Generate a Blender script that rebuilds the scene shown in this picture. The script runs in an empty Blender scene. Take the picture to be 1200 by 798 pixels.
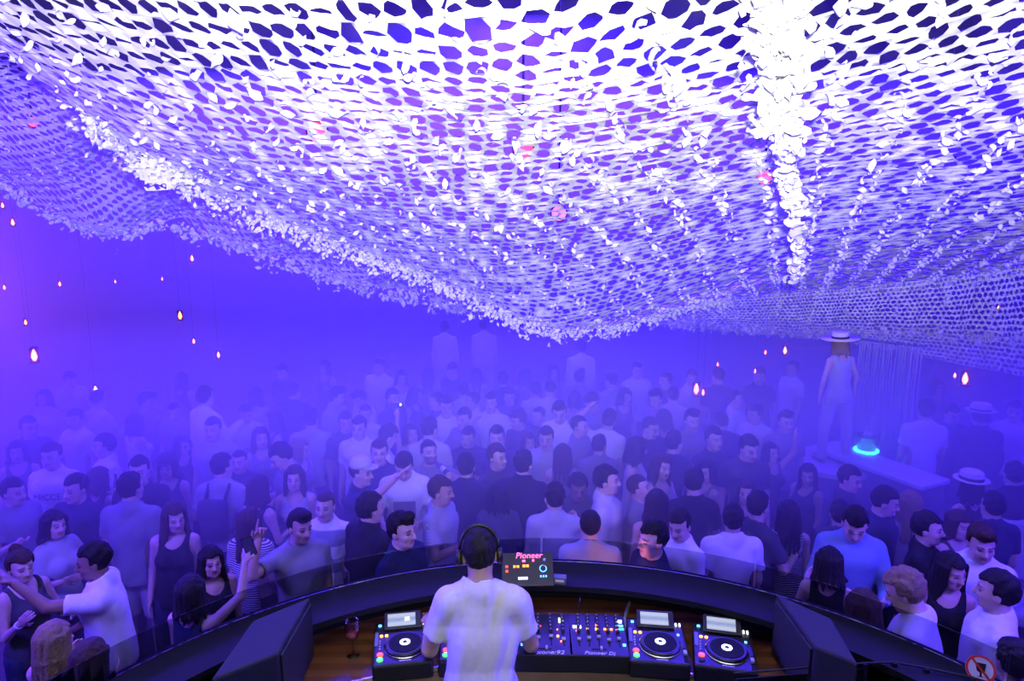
import bpy, bmesh, math, random
import numpy as np
from mathutils import Vector, Matrix, Euler

SC = bpy.context.scene
COL = SC.collection
rnd = random.Random(7)
R = math.radians

# ---------------------------------------------------------------- camera
CAM_Z, PITCH, FPX = 4.0, R(10.2), 800.0
cam_d = bpy.data.cameras.new('camera'); cam_d.sensor_width = 36; cam_d.lens = 24
cam_d.clip_start = 0.05; cam_d.clip_end = 200
cam = bpy.data.objects.new('camera', cam_d); COL.objects.link(cam)
cam.location = (0, 0, CAM_Z); cam.rotation_euler = (R(90) - PITCH, 0, 0)
SC.camera = cam

# ---------------------------------------------------------------- view, world
SC.view_settings.view_transform = 'Standard'
SC.view_settings.look = 'None'
SC.view_settings.gamma = 1.0
SC.view_settings.use_curve_mapping = False
SC.view_settings.exposure = 0.0
cy = SC.cycles
cy.max_bounces = 4; cy.diffuse_bounces = 2; cy.glossy_bounces = 2
cy.transmission_bounces = 4; cy.volume_bounces = 1; cy.transparent_max_bounces = 8
cy.sample_clamp_indirect = 4.0
cy.use_denoising = True
cy.caustics_reflective = False; cy.caustics_refractive = False
W = bpy.data.worlds.new('world'); SC.world = W; W.use_nodes = True
W.node_tree.nodes['Background'].inputs[0].default_value = (0.02, 0.012, 0.10, 1)
W.node_tree.nodes['Background'].inputs[1].default_value = 0.10

# ---------------------------------------------------------------- lamps of the hall
def area_lamp(name, loc, target, size, color, power, spread=180):
    l = bpy.data.lights.new(name, 'AREA'); l.shape = 'DISK'; l.size = size
    l.color = color; l.energy = power; l.spread = R(spread)
    o = bpy.data.objects.new(name, l); COL.objects.link(o); o.location = loc
    o.rotation_euler = (Vector(target) - Vector(loc)).to_track_quat('-Z', 'Y').to_euler()
    return o
def spot_lamp(name, loc, target, angle, color, power, radius=0.03, blend=0.5):
    l = bpy.data.lights.new(name, 'SPOT'); l.spot_size = R(angle); l.spot_blend = blend
    l.color = color; l.energy = power; l.shadow_soft_size = radius
    o = bpy.data.objects.new(name, l); COL.objects.link(o); o.location = loc
    o.rotation_euler = (Vector(target) - Vector(loc)).to_track_quat('-Z', 'Y').to_euler()
    return o
BLUE = (0.058, 0.018, 1.0)
# blue wash fixtures hung from the ceiling over the dance floor and at its sides
area_lamp('wash_lamp', (-4.0, 12.0, 9.8), (-3.0, 9.5, 0), 3.0, (0.072, 0.022, 1.0), 3600)
area_lamp('wash_lamp', (4.0, 12.5, 9.8), (3.0, 9.5, 0), 3.0, (0.046, 0.011, 1.0), 3100)
area_lamp('wash_lamp', (0.0, 17.0, 10.1), (0.0, 13.0, 1.0), 3.0, BLUE, 2900)
area_lamp('wash_lamp', (-8.0, 5.5, 4.4), (-0.5, 8.0, 1.0), 1.6, (0.078, 0.024, 1.0), 600)
area_lamp('wash_lamp', (8.0, 5.5, 4.4), (0.5, 8.0, 1.0), 1.6, (0.046, 0.012, 1.0), 420)
area_lamp('wash_lamp', (-3.9, 2.6, 3.7), (-0.6, 6.0, 1.2), 0.7, (0.10, 0.045, 1.0), 190, 150)
area_lamp('wash_lamp', (3.9, 2.6, 3.7), (0.6, 6.0, 1.2), 0.7, (0.09, 0.04, 1.0), 170, 150)
area_lamp('pink_light', (-12.3, 12.5, 2.6), (-4.0, 10.0, 2.4), 1.2, (0.34, 0.07, 1.0), 420)
# the photographer's flash on top of the camera, head tipped up at the canopy, plus an added fill spot standing in for its spill on the DJ
spot_lamp('camera_flash', (0.05, -0.05, 4.15), (0.05, 2.0, 5.32), 116, (1.0, 0.985, 0.95), 1650, 0.04, 0.5)
spot_lamp('dj_fill_spot', (0.05, -0.05, 4.12), (-0.1, 3.1, 2.2), 36, (1.0, 0.97, 0.92), 125, 0.03, 1.0)
# added pink point light without a fixture, tints faces just past the booth wall
_pl = bpy.data.lights.new('pink_light', 'POINT'); _pl.color = (1.0, 0.30, 0.55); _pl.energy = 3.0; _pl.shadow_soft_size = 0.02
_po = bpy.data.objects.new('pink_light', _pl); COL.objects.link(_po); _po.location = (0.80, 4.50, 1.52)
# ---------------------------------------------------------------- helpers
CT, ST = math.cos(PITCH), math.sin(PITCH)
def P(px, py, zd):
    """world point seen at photo pixel (px, py) at depth zd"""
    cx = (px - 600) / FPX * zd; cu = (399 - py) / FPX * zd
    return Vector((cx, CT * zd + ST * cu, CAM_Z + CT * cu - ST * zd))
def Pz(px, py, z):
    """world point at height z seen at photo pixel"""
    d = P(px, py, 1.0) - Vector((0, 0, CAM_Z))
    t = (z - CAM_Z) / d.z
    return Vector((0, 0, CAM_Z)) + d * t

def tag(o, label=None, cat=None, group=None, kind=None):
    if label: o['label'] = label
    if cat: o['category'] = cat
    if group: o['group'] = group
    if kind: o['kind'] = kind
    return o
def empty(name, loc=(0, 0, 0), rz=0.0):
    o = bpy.data.objects.new(name, None); COL.objects.link(o)
    o.location = loc; o.rotation_euler = (0, 0, rz); o.empty_display_size = 0.1
    return o
def mesh_np(name, V, F, smooth=True):
    """V (n,3), F (m,k) all faces with the same corner count"""
    V = np.asarray(V, dtype=np.float32); F = np.asarray(F, dtype=np.int32)
    me = bpy.data.meshes.new(name)
    m, k = F.shape
    me.vertices.add(len(V)); me.vertices.foreach_set('co', V.ravel())
    me.loops.add(m * k); me.loops.foreach_set('vertex_index', F.ravel())
    me.polygons.add(m)
    me.polygons.foreach_set('loop_start', np.arange(0, m * k, k, dtype=np.int32))
    me.polygons.foreach_set('use_smooth', np.full(m, smooth, dtype=bool))
    me.update(calc_edges=True)
    return me
def link(name, me, mat=None, parent=None, loc=None, rot=None):
    o = bpy.data.objects.new(name, me); COL.objects.link(o)
    if mat is not None and len(me.materials) == 0: me.materials.append(mat)
    if parent is not None: o.parent = parent
    if loc is not None: o.location = loc
    if rot is not None: o.rotation_euler = rot
    return o
class MB:
    """collects simple shapes into one mesh"""
    def __init__(s): s.v = []; s.f = []
    def add(s, V, F):
        n = len(s.v); s.v += [tuple(p) for p in V]; s.f += [tuple(i + n for i in f) for f in F]; return s
    def box(s, c, d, bev=0.0, M=None):
        bm = bmesh.new(); bmesh.ops.create_cube(bm, size=1)
        for v in bm.verts: v.co = Vector((v.co.x * d[0], v.co.y * d[1], v.co.z * d[2]))
        if bev > 0: bmesh.ops.bevel(bm, geom=bm.edges[:], offset=bev, segments=2, profile=0.5, affect='EDGES')
        bm.verts.index_update()
        V = [(M @ v.co if M else v.co) + Vector(c) for v in bm.verts]
        F = [[v.index for v in f.verts] for f in bm.faces]; bm.free()
        return s.add(V, F)
    def prism(s, poly, z0, z1):
        n = len(poly); V = [(x, y, z0) for x, y in poly] + [(x, y, z1) for x, y in poly]
        F = [list(range(n))[::-1], list(range(n, 2 * n))] + [[i, (i + 1) % n, n + (i + 1) % n, n + i] for i in range(n)]
        return s.add(V, F)
    def lathe(s, prof, seg=24, c=(0, 0, 0), M=None, ring=False):
        V = []; F = []
        if ring: prof = list(prof) + [prof[0]]
        for r, z in prof:
            for k in range(seg):
                a = 2 * math.pi * k / seg; p = Vector((r * math.cos(a), r * math.sin(a), z))
                V.append((M @ p if M else p) + Vector(c))
        for i in range(len(prof) - 1):
            for k in range(seg):
                k2 = (k + 1) % seg
                F.append([i * seg + k, i * seg + k2, (i + 1) * seg + k2, (i + 1) * seg + k])
        if ring: return s.add(V, F)
        F.append(list(range(seg))[::-1]); n = (len(prof) - 1) * seg; F.append([n + k for k in range(seg)])
        return s.add(V, F)
    def tube(s, pts, r, seg=8, cap=True):
        pts = [Vector(p) for p in pts]; rr = r if isinstance(r, (list, tuple)) else [r] * len(pts)
        V = []; F = []; up = Vector((0, 0, 1)); prev = None
        for i, p in enumerate(pts):
            t = (pts[min(i + 1, len(pts) - 1)] - pts[max(i - 1, 0)]).normalized()
            a = t.cross(up if abs(t.z) < 0.95 else Vector((1, 0, 0))).normalized()
            if prev is not None and a.dot(prev) < 0: a = -a
            prev = a; b = t.cross(a)
            for k in range(seg):
                th = 2 * math.pi * k / seg; V.append(p + (a * math.cos(th) + b * math.sin(th)) * rr[i])
        for i in range(len(pts) - 1):
            for k in range(seg):
                k2 = (k + 1) % seg; F.append([i * seg + k, (i + 1) * seg + k, (i + 1) * seg + k2, i * seg + k2])
        if cap:
            F.append(list(range(seg))); n = (len(pts) - 1) * seg; F.append([n + k for k in range(seg)][::-1])
        return s.add(V, F)
    def mesh(s, name, smooth=False):
        me = bpy.data.meshes.new(name); me.from_pydata(s.v, [], s.f); me.validate(); me.update()
        bm = bmesh.new(); bm.from_mesh(me); bmesh.ops.recalc_face_normals(bm, faces=bm.faces); bm.to_mesh(me); bm.free()
        if smooth: me.polygons.foreach_set('use_smooth', [True] * len(me.polygons))
        return me
    def build(s, name, mat, parent=None, smooth=False, loc=None, rot=None):
        return link(name, s.mesh(name, smooth), mat, parent, loc, rot)
def arc_wall(c, r0, r1, a0, a1, z0, z1, n=48):
    """ring segment solid, angles in degrees"""
    mb = MB(); V = []; F = []
    for i in range(n + 1):
        a = R(a0 + (a1 - a0) * i / n)
        for r, z in ((r0, z0), (r1, z0), (r1, z1), (r0, z1)):
            V.append((c[0] + r * math.cos(a), c[1] + r * math.sin(a), z))
    for i in range(n):
        for k in range(4):
            k2 = (k + 1) % 4; F.append([i * 4 + k, i * 4 + k2, (i + 1) * 4 + k2, (i + 1) * 4 + k])
    F.append([0, 1, 2, 3]); F.append([n * 4 + k for k in (3, 2, 1, 0)])
    return mb.add(V, F)

# ---------------------------------------------------------------- materials
MATS = {}
def mat(name, color=(0.5, 0.5, 0.5), rough=0.6, metal=0.0, noise=0.12, scale=14.0, bump=0.0, emit=None, estr=0.0,
        trans=0.0, alpha=1.0, spec=0.5, attr=None, stripes=None, kind=None):
    if name in MATS: return MATS[name]
    m = bpy.data.materials.new(name); m.use_nodes = True
    nt = m.node_tree; b = nt.nodes['Principled BSDF']
    b.inputs['Roughness'].default_value = rough; b.inputs['Metallic'].default_value = metal
    b.inputs['Specular IOR Level'].default_value = spec
    b.inputs['Transmission Weight'].default_value = trans; b.inputs['Alpha'].default_value = alpha
    tc = nt.nodes.new('ShaderNodeTexCoord'); nz = nt.nodes.new('ShaderNodeTexNoise')
    nz.inputs['Scale'].default_value = scale; nz.inputs['Detail'].default_value = 3
    nt.links.new(tc.outputs['Object'], nz.inputs['Vector'])
    mx = nt.nodes.new('ShaderNodeMix'); mx.data_type = 'RGBA'
    lo = [max(0, c * (1 - noise)) for c in color[:3]] + [1]; hi = [min(1, c * (1 + noise)) for c in color[:3]] + [1]
    mx.inputs[6].default_value = lo; mx.inputs[7].default_value = hi
    nt.links.new(nz.outputs['Fac'], mx.inputs[0]); out = mx.outputs[2]
    if stripes:      # (colour2, period, width)
        wv = nt.nodes.new('ShaderNodeTexWave'); wv.bands_direction = stripes[2] if len(stripes) > 2 else 'Z'; wv.inputs['Scale'].default_value = stripes[1]
        wv.inputs['Distortion'].default_value = 0.6; wv.inputs['Detail Scale'].default_value = 0.5
        nt.links.new(tc.outputs['Object'], wv.inputs['Vector'])
        rp = nt.nodes.new('ShaderNodeValToRGB'); rp.color_ramp.elements[0].position = 0.45; rp.color_ramp.elements[1].position = 0.55
        nt.links.new(wv.outputs['Fac'], rp.inputs['Fac'])
        m2 = nt.nodes.new('ShaderNodeMix'); m2.data_type = 'RGBA'; m2.inputs[7].default_value = (*stripes[0], 1)
        nt.links.new(rp.outputs['Color'], m2.inputs[0]); nt.links.new(out, m2.inputs[6]); out = m2.outputs[2]
    if attr:
        at = nt.nodes.new('ShaderNodeAttribute'); at.attribute_name = attr
        m3 = nt.nodes.new('ShaderNodeMix'); m3.data_type = 'RGBA'; m3.blend_type = 'MULTIPLY'; m3.inputs[0].default_value = 1
        nt.links.new(out, m3.inputs[6]); nt.links.new(at.outputs['Color'], m3.inputs[7]); out = m3.outputs[2]
    nt.links.new(out, b.inputs['Base Color'])
    if bump:
        bp = nt.nodes.new('ShaderNodeBump'); bp.inputs['Strength'].default_value = bump; bp.inputs['Distance'].default_value = 0.01
        nt.links.new(nz.outputs['Fac'], bp.inputs['Height']); nt.links.new(bp.outputs['Normal'], b.inputs['Normal'])
    if emit:
        b.inputs['Emission Color'].default_value = (*emit, 1); b.inputs['Emission Strength'].default_value = estr
    MATS[name] = m
    return m
# ---------------------------------------------------------------- the hall
M_floor = mat('dance_floor', (0.10, 0.09, 0.10), 0.45, scale=3)
M_wall = mat('plaster', (0.42, 0.40, 0.42), 0.85, scale=2, noise=0.2)
M_ceil = mat('dark_ceiling', (0.06, 0.06, 0.07), 0.9)
def struct(name, mb, m):
    return tag(mb.build(name, m), kind='structure')
XL, XR, YB, YF, ZC = -13.0, 12.0, 19.0, -3.0, 10.6
struct('floor', MB().box(((XL + XR) / 2, (YB + YF) / 2, -0.1), (XR - XL, YB - YF, 0.2)), M_floor)
struct('ceiling', MB().box(((XL + XR) / 2, (YB + YF) / 2, ZC + 0.1), (XR - XL, YB - YF, 0.2)), M_ceil)
struct('wall_back', MB().box(((XL + XR) / 2, YB + 0.1, ZC / 2), (XR - XL, 0.2, ZC)), M_wall)
struct('wall_left', MB().box((XL - 0.1, (YB + YF) / 2, ZC / 2), (0.2, YB - YF, ZC)), M_wall)
struct('wall_right', MB().box((XR + 0.1, (YB + YF) / 2, ZC / 2), (0.2, YB - YF, ZC)), M_wall)
struct('wall_front', MB().box(((XL + XR) / 2, YF - 0.1, ZC / 2), (XR - XL, 0.2, ZC)), M_ceil)
# smoke that fills the hall beyond the booth
hm = bpy.data.materials.new('smoke'); hm.use_nodes = True
nt = hm.node_tree; nt.nodes.remove(nt.nodes['Principled BSDF'])
vs = nt.nodes.new('ShaderNodeVolumeScatter'); vs.inputs['Color'].default_value = (0.97, 0.97, 0.97, 1)
vs.inputs['Density'].default_value = 0.27; vs.inputs['Anisotropy'].default_value = 0.5
nt.links.new(vs.outputs[0], nt.nodes['Material Output'].inputs['Volume'])
def haze(y0, y1, z1, label):
    h = MB().box(((XL + XR) / 2, (y0 + y1) / 2, z1 / 2 + 0.02), (XR - XL - 0.1, y1 - y0, z1)).build('haze', hm)
    return tag(h, label, 'haze', kind='stuff')
haze(4.7, 9.9, 2.55, 'low blanket of blue-lit smoke lying over the near crowd')
haze(9.91, YB - 0.3, 6.0, 'wall of blue-lit smoke filling the far end of the hall')
# ---------------------------------------------------------------- camouflage net canopy
def net_mat(name, col):
    m = mat(name, col, 0.75, noise=0.06, scale=9)
    return m
M_net = net_mat('net_cloth', (0.80, 0.80, 0.77))
UD = np.array([0.925, -0.38]); VD = np.array([0.38, 0.925])
class TPS:
    def __init__(s, ab, z, lam=0.02):
        s.p = np.asarray(ab, float); n = len(s.p)
        K = s.phi(np.linalg.norm(s.p[:, None] - s.p[None], axis=2)) + lam * np.eye(n)
        Pm = np.c_[np.ones(n), s.p]; A = np.zeros((n + 3, n + 3)); A[:n, :n] = K; A[:n, n:] = Pm; A[n:, :n] = Pm.T
        s.w = np.linalg.solve(A, np.r_[np.asarray(z, float), 0, 0, 0])
    @staticmethod
    def phi(r): return np.where(r > 1e-9, r * r * np.log(np.maximum(r, 1e-9)), 0)
    def __call__(s, q):
        q = np.asarray(q, float); out = np.empty(len(q)); n = len(s.p)
        for i in range(0, len(q), 20000):
            c = q[i:i + 20000]
            out[i:i + 20000] = s.phi(np.linalg.norm(c[:, None] - s.p[None], axis=2)) @ s.w[:n] + s.w[n] + c @ s.w[n + 1:]
        return out
def to_ab(v): return (v.x * UD[0] + v.y * UD[1], v.x * VD[0] + v.y * VD[1])
def inside(poly, q):
    poly = np.asarray(poly); x, y = q[:, 0], q[:, 1]; res = np.zeros(len(q), bool); j = len(poly) - 1
    for i in range(len(poly)):
        xi, yi = poly[i]; xj, yj = poly[j]
        c = ((yi > y) != (yj > y)) & (x < (xj - xi) * (y - yi) / (yj - yi + 1e-12) + xi); res ^= c; j = i
    return res
HOLE = np.array([(-.45, 0), (-.27, .30), (0.02, .40), (.29, .28), (.45, 0), (.26, -.30), (-.02, -.40), (-.29, -.28)])
OUT = np.array([(-.5, 0), (-.5, .5), (0, .5), (.5, .5), (.5, 0), (.5, -.5), (0, -.5), (-.5, -.5)])
def rand_rot(g, n):
    q = g.normal(size=(n, 4)); q /= np.linalg.norm(q, axis=1)[:, None]
    w, x, y, z = q.T
    return np.stack([np.stack([1 - 2 * (y * y + z * z), 2 * (x * y - z * w), 2 * (x * z + y * w)], 1),
                     np.stack([2 * (x * y + z * w), 1 - 2 * (x * x + z * z), 2 * (y * z - x * w)], 1),
                     np.stack([2 * (x * z - y * w), 2 * (y * z + x * w), 1 - 2 * (x * x + y * y)], 1)], 1)
def curls(name, pts, size, seed, parent, m):
    """small curled offcut strips of net cloth at points"""
    g = np.random.default_rng(seed); pts = np.asarray(pts); n = len(pts); S = 6
    size = np.broadcast_to(np.asarray(size, float), (n,))
    T = []
    for i in range(S):
        a = -1.9 + 3.8 * i / (S - 1); wd = 0.42 * math.sin(math.pi * (i + 0.6) / (S + 0.2)) + 0.08
        for sgn in (-1, 1): T.append((math.cos(a) * 0.5, math.sin(a) * 0.62 + 0.10 * sgn, sgn * wd + 0.16 * a))
    T = np.array(T); Rm = rand_rot(g, n); sc = (size * g.uniform(0.6, 1.35, n))[:, None, None]
    T2 = T[None] * np.c_[g.uniform(.6, 1.3, n), g.uniform(.8, 1.3, n), g.uniform(.6, 1.2, n)][:, None, :]
    V = np.einsum('nij,nkj->nki', Rm, T2) * sc + pts[:, None, :]
    F = np.array([[2 * i, 2 * i + 1, 2 * i + 3, 2 * i + 2] for i in range(S - 1)])
    F = (F[None] + (np.arange(n) * 2 * S)[:, None, None]).reshape(-1, 4)
    o = link(name, mesh_np(name, V.reshape(-1, 3), F), m, parent); o['kind'] = 'stuff'
    return o
def net_sheet(root, samples, poly_px, extra_poly, da, db, seed, rip=None, curl_amp=0.009, every=3, curl_size=0.040, m=None, rag=0.35):
    g = np.random.default_rng(seed); m = m or M_net
    W3 = [P(*s) for s in samples]; f = TPS([to_ab(v) for v in W3], [v.z for v in W3])
    poly = [to_ab(P(*s)) for s in poly_px] + list(extra_poly)
    pa = np.array(poly); a0, b0 = pa.min(0); a1, b1 = pa.max(0)
    nr = int((b1 - b0) / db) + 1; nc = int((a1 - a0) / da) + 1
    I, J = np.meshgrid(np.arange(nc), np.arange(nr), indexing='ij'); I = I.ravel(); J = J.ravel()
    cen = np.c_[a0 + (I + 0.5 + 0.5 * (J % 2)) * da, b0 + (J + 0.5) * db]
    ok = inside(poly, cen + g.normal(0, da * rag, cen.shape)); cen = cen[ok]; I = I[ok]; J = J[ok]; n = len(cen)
    hole = HOLE[None] * g.uniform(0.80, 1.06, (n, 1, 2)) + g.normal(0, 0.045, (n, 8, 2))
    amp = np.array([0.1, .9, 1, .6, -.1, -.8, -1, -.7])[None] * g.normal(0.3, 0.9, (n, 1)) * curl_amp + g.normal(0, curl_amp * .35, (n, 8))
    outp = np.broadcast_to(OUT[None], (n, 8, 2))
    uv = np.concatenate([outp, hole], 1) * np.array([da, db]) + cen[:, None, :]
    q = uv.reshape(-1, 2); z = f(q)
    if rip is not None: z = z + rip(q)
    off = np.concatenate([np.zeros((n, 8)), amp], 1).ravel()
    # the curled lips also shift sideways so the holes look torn, not punched
    xy = q[:, :1] * UD[None] + q[:, 1:] * VD[None]
    V = np.c_[xy, z + off]
    F = np.array([[k, (k + 1) % 8, 8 + (k + 1) % 8, 8 + k] for k in range(8)])
    F = (F[None] + (np.arange(n) * 16)[:, None, None]).reshape(-1, 4)
    sh = link('netting', mesh_np('netting', V, F), m, root)
    # lines of curled garnish
    sel = (I % every == 0); c = cen[sel]; c = c + g.normal(0, 0.25, (len(c), 2)) * np.array([da * .35, db])
    zz = f(c) + (rip(c) if rip is not None else 0) - 0.012 - np.abs(g.normal(0, 0.014, len(c)))
    pts = np.c_[c[:, :1] * UD[None] + c[:, 1:] * VD[None], zz]
    curls('garnish', pts, curl_size, seed + 1, root, m)
    return f
def path_curls(root, path, n, spread, drop, size, seed, m=None, name='fringe'):
    """curls heaped along a pixel path"""
    g = np.random.default_rng(seed); pts = np.array([P(*p) for p in path]); seg = np.linalg.norm(np.diff(pts, axis=0), axis=1)
    cum = np.r_[0, np.cumsum(seg)]; t = np.sort(g.uniform(0, cum[-1], n))
    base = np.stack([np.interp(t, cum, pts[:, k]) for k in range(3)], 1)
    base += g.normal(0, spread, (n, 3)); base[:, 2] -= np.abs(g.normal(0, drop, n))
    return curls(name, base, size, seed, root, m or M_net)

near = empty('camouflage_net', P(600, 0, 2.2))
near_inv = near.matrix_world
tag(near, 'big white camouflage net canopy sagging overhead, brightly lit near the camera', 'camouflage net', 'camouflage nets')
near.location = (0, 0, 0)
EDGE = [(-160, -40, 3.6), (0, 58, 4.0), (90, 125, 4.6), (160, 185, 5.2), (235, 222, 5.7), (300, 250, 6.1), (380, 280, 6.6), (470, 312, 7.2), (560, 350, 7.8),
        (610, 376, 8.1), (650, 387, 8.3), (720, 381, 8.7), (800, 356, 9.5), (860, 349, 10.5), (920, 351, 11.5), (1050, 347, 10.5), (1200, 322, 9.0), (1400, 290, 8.0)]
SAMP = [(-160, -40, 3.4), (0, 0, 3.1), (300, 0, 2.5), (600, 0, 2.2), (920, 0, 2.35), (1200, 0, 2.5), (1400, 0, 2.6), (150, 150, 4.4), (400, 150, 3.6), (600, 150, 3.4), (920, 150, 3.6), (1200, 150, 3.7),
        (320, 240, 5.8), (600, 250, 4.9), (900, 250, 5.6), (1200, 250, 5.6), (530, 320, 7.0), (700, 330, 6.9), (925, 325, 8.8), (1200, 300, 7.6),
        (600, -400, 1.5)] + EDGE
net_sheet(near, SAMP, EDGE, [(5.6, 3.0), (4.0, 0.2), (1.2, -0.8), (-2.5, -0.8), (-4.3, 0.3)], 0.105, 0.108, 11)
path_curls(near, EDGE[2:14], 1700, 0.05, 0.05, 0.042, 21)
# thick gathered seam that hangs under the canopy
path_curls(near, [(905, -60, 2.1), (915, 20, 2.3)], 130, 0.04, 0.04, 0.055, 31, name='seam_bundle')
path_curls(near, [(915, 20, 2.3), (922, 70, 2.5), (918, 120, 2.75), (920, 150, 3.0)], 260, 0.035, 0.045, 0.052, 32, name='seam_bundle')
path_curls(near, [(920, 150, 3.0), (925, 200, 3.6), (933, 250, 4.3)], 110, 0.022, 0.04, 0.050, 33, name='seam_bundle')
path_curls(near, [(933, 250, 4.3), (940, 290, 5.1), (930, 325, 6.2)], 60, 0.016, 0.03, 0.060, 34, name='seam_bundle')
# torn corner that hangs from the edge
path_curls(near, [(165, 185, 5.1), (200, 205, 5.2), (225, 210, 5.3)], 60, 0.05, 0.03, 0.05, 35, name='torn_corner')

farl = empty('camouflage_net'); tag(farl, 'dim grey camouflage net sheet rippling behind the torn edge of the bright canopy', 'camouflage net', 'camouflage nets')
EDL = [(-220, 120, 8.0), (-40, 195, 9.0), (40, 238, 9.5), (90, 262, 9.7), (140, 272, 9.8), (190, 262, 9.9), (250, 276, 10.0), (330, 306, 10.2), (430, 336, 10.6), (500, 352, 10.8), (570, 366, 11)]
UPL = [(620, 330, 9.6), (500, 270, 8.6), (300, 190, 7.6), (150, 110, 6.8), (0, 40, 6.2), (-220, -60, 5.6)]
ripl = lambda q: 0.05 * np.sin(q[:, 1] * 5.5 + 1.6 * np.sin(q[:, 0] * 0.9)) + 0.03 * np.sin(q[:, 0] * 3.1 + q[:, 1] * 2)
net_sheet(farl, EDL + UPL + [(0, 120, 7.4), (200, 200, 8.6)], EDL + UPL, [], 0.10, 0.105, 12, rip=ripl, curl_size=0.035)
path_curls(farl, EDL, 700, 0.05, 0.05, 0.06, 22)

farr = empty('camouflage_net'); tag(farr, 'dark camouflage net sheet drooping low over the crowd beside the string curtain', 'camouflage net', 'camouflage nets')
EDR = [(760, 377, 11.4), (850, 384, 11.2), (930, 388, 10.9), (1000, 386, 10.3), (1100, 391, 9.5), (1200, 397, 8.8), (1400, 415, 8.1)]
UPR = [(745, 366, 11.0), (850, 350, 10.8), (930, 343, 10.4), (1000, 338, 9.8), (1100, 326, 9.0), (1200, 306, 8.4), (1400, 270, 7.8)]
# valance of net that hangs from that sheet
def net_valance(root, top, bot, cols, rows, seed, name='valance'):
    g = np.random.default_rng(seed)
    T = np.array([P(*p) for p in top]); B = np.array([P(*p) for p in bot]); u = np.linspace(0, 1, len(T)); v = np.linspace(0, 1, len(B))
    cell = []
    I, J = np.meshgrid(np.arange(cols), np.arange(rows), indexing='ij'); I = I.ravel(); J = J.ravel(); n = len(I)
    hole = HOLE[None] * g.uniform(0.8, 1.05, (n, 1, 2)) + g.normal(0, 0.05, (n, 8, 2)); outp = np.broadcast_to(OUT[None], (n, 8, 2))
    q = np.concatenate([outp, hole], 1) + np.stack([I + 0.5 + 0.5 * (J % 2), J + 0.5], 1)[:, None, :]
    s = np.clip(q[..., 0].ravel() / (cols + 0.5), 0, 1); t = q[..., 1].ravel() / rows
    Pt = np.stack([np.interp(s, u, T[:, k]) for k in range(3)], 1); Pb = np.stack([np.interp(s, v, B[:, k]) for k in range(3)], 1)
    V = Pt * (1 - t[:, None]) + Pb * t[:, None]
    amp = np.concatenate([np.zeros((n, 8)), g.normal(0, 0.018, (n, 8))], 1).ravel()
    V[:, 1] += amp + 0.05 * np.sin(s * cols * 0.7) * t; V[:, 0] += amp * 0.4
    F = np.array([[k, (k + 1) % 8, 8 + (k + 1) % 8, 8 + k] for k in range(8)]); F = (F[None] + (np.arange(n) * 16)[:, None, None]).reshape(-1, 4)
    link(name, mesh_np(name, V, F), M_net, root)
net_valance(farr, UPR, EDR, 100, 12, 13, 'netting')
net_valance(farr, EDR, [(x, y, z * 1.10) for x, y, z in [(760, 380, 10.4), (850, 388, 10.2), (930, 395, 9.9), (1000, 404, 9.3), (1100, 422, 8.6), (1200, 441, 8.0), (1400, 470, 7.4)]], 96, 7, 14)
path_curls(farr, EDR, 420, 0.035, 0.03, 0.05, 23)
for i_ in range(11):
    f_ = i_ / 10 * 0.96 + 0.02; a_ = np.interp(f_ * 6, range(7), [p[0] for p in UPR]); 
    q_ = lambda L, c: float(np.interp(f_ * 6, range(7), [p[c] for p in L]))
    path_curls(farr, [(q_(UPR, 0), q_(UPR, 1), q_(UPR, 2)), (q_(EDR, 0) - 14, q_(EDR, 1), q_(EDR, 2))], 18, 0.012, 0.01, 0.035, 60 + i_, name='garnish')
net_valance(near, [(158, 172, 5.05), (195, 190, 5.2), (234, 204, 5.35)], [(166, 224, 5.0), (196, 222, 5.15), (228, 212, 5.3)], 7, 4, 15, 'torn_flap')
# ---------------------------------------------------------------- DJ booth
BC = (0.18, 1.5)          # centre of the booth's curve
DESK_Z, PLAT_Z = 1.70, 0.70
M_black = mat('black_laminate', (0.012, 0.012, 0.016), 0.65, scale=20, spec=0.2)
M_wood = mat('red_brown_wood', (0.20, 0.075, 0.035), 0.42, scale=5, noise=0.5, stripes=((0.13, 0.045, 0.022), 3.0, 'Y'))
M_palewood = mat('pale_wood', (0.40, 0.27, 0.15), 0.5, scale=8, noise=0.3)
M_chrome = mat('chrome', (0.75, 0.75, 0.78), 0.18, 1.0, noise=0.02)
M_plastic = mat('black_plastic', (0.022, 0.022, 0.026), 0.38, scale=40)
M_knob = mat('knob_rubber', (0.035, 0.035, 0.04), 0.55)
M_knobcap = mat('knob_cap', (0.55, 0.55, 0.58), 0.4)
M_print = mat('white_print', (0.90, 0.90, 0.92), 0.5, noise=0.02)
M_acryl = bpy.data.materials.new('smoked_acrylic'); M_acryl.use_nodes = True
_nt = M_acryl.node_tree; _nt.nodes.remove(_nt.nodes['Principled BSDF'])
_tr = _nt.nodes.new('ShaderNodeBsdfTransparent'); _tr.inputs[0].default_value = (0.72, 0.72, 0.76, 1)
_gl = _nt.nodes.new('ShaderNodeBsdfGlossy'); _gl.inputs['Roughness'].default_value = 0.03
_fr = _nt.nodes.new('ShaderNodeFresnel'); _fr.inputs['IOR'].default_value = 1.6
_mx = _nt.nodes.new('ShaderNodeMixShader')
_nt.links.new(_fr.outputs[0], _mx.inputs[0]); _nt.links.new(_tr.outputs[0], _mx.inputs[1]); _nt.links.new(_gl.outputs[0], _mx.inputs[2])
_nt.links.new(_mx.outputs[0], _nt.nodes['Material Output'].inputs['Surface'])
def led(name, col, s=3.0):
    return mat('led_' + name, col, 0.4, noise=0.0, emit=col, estr=s)
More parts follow.
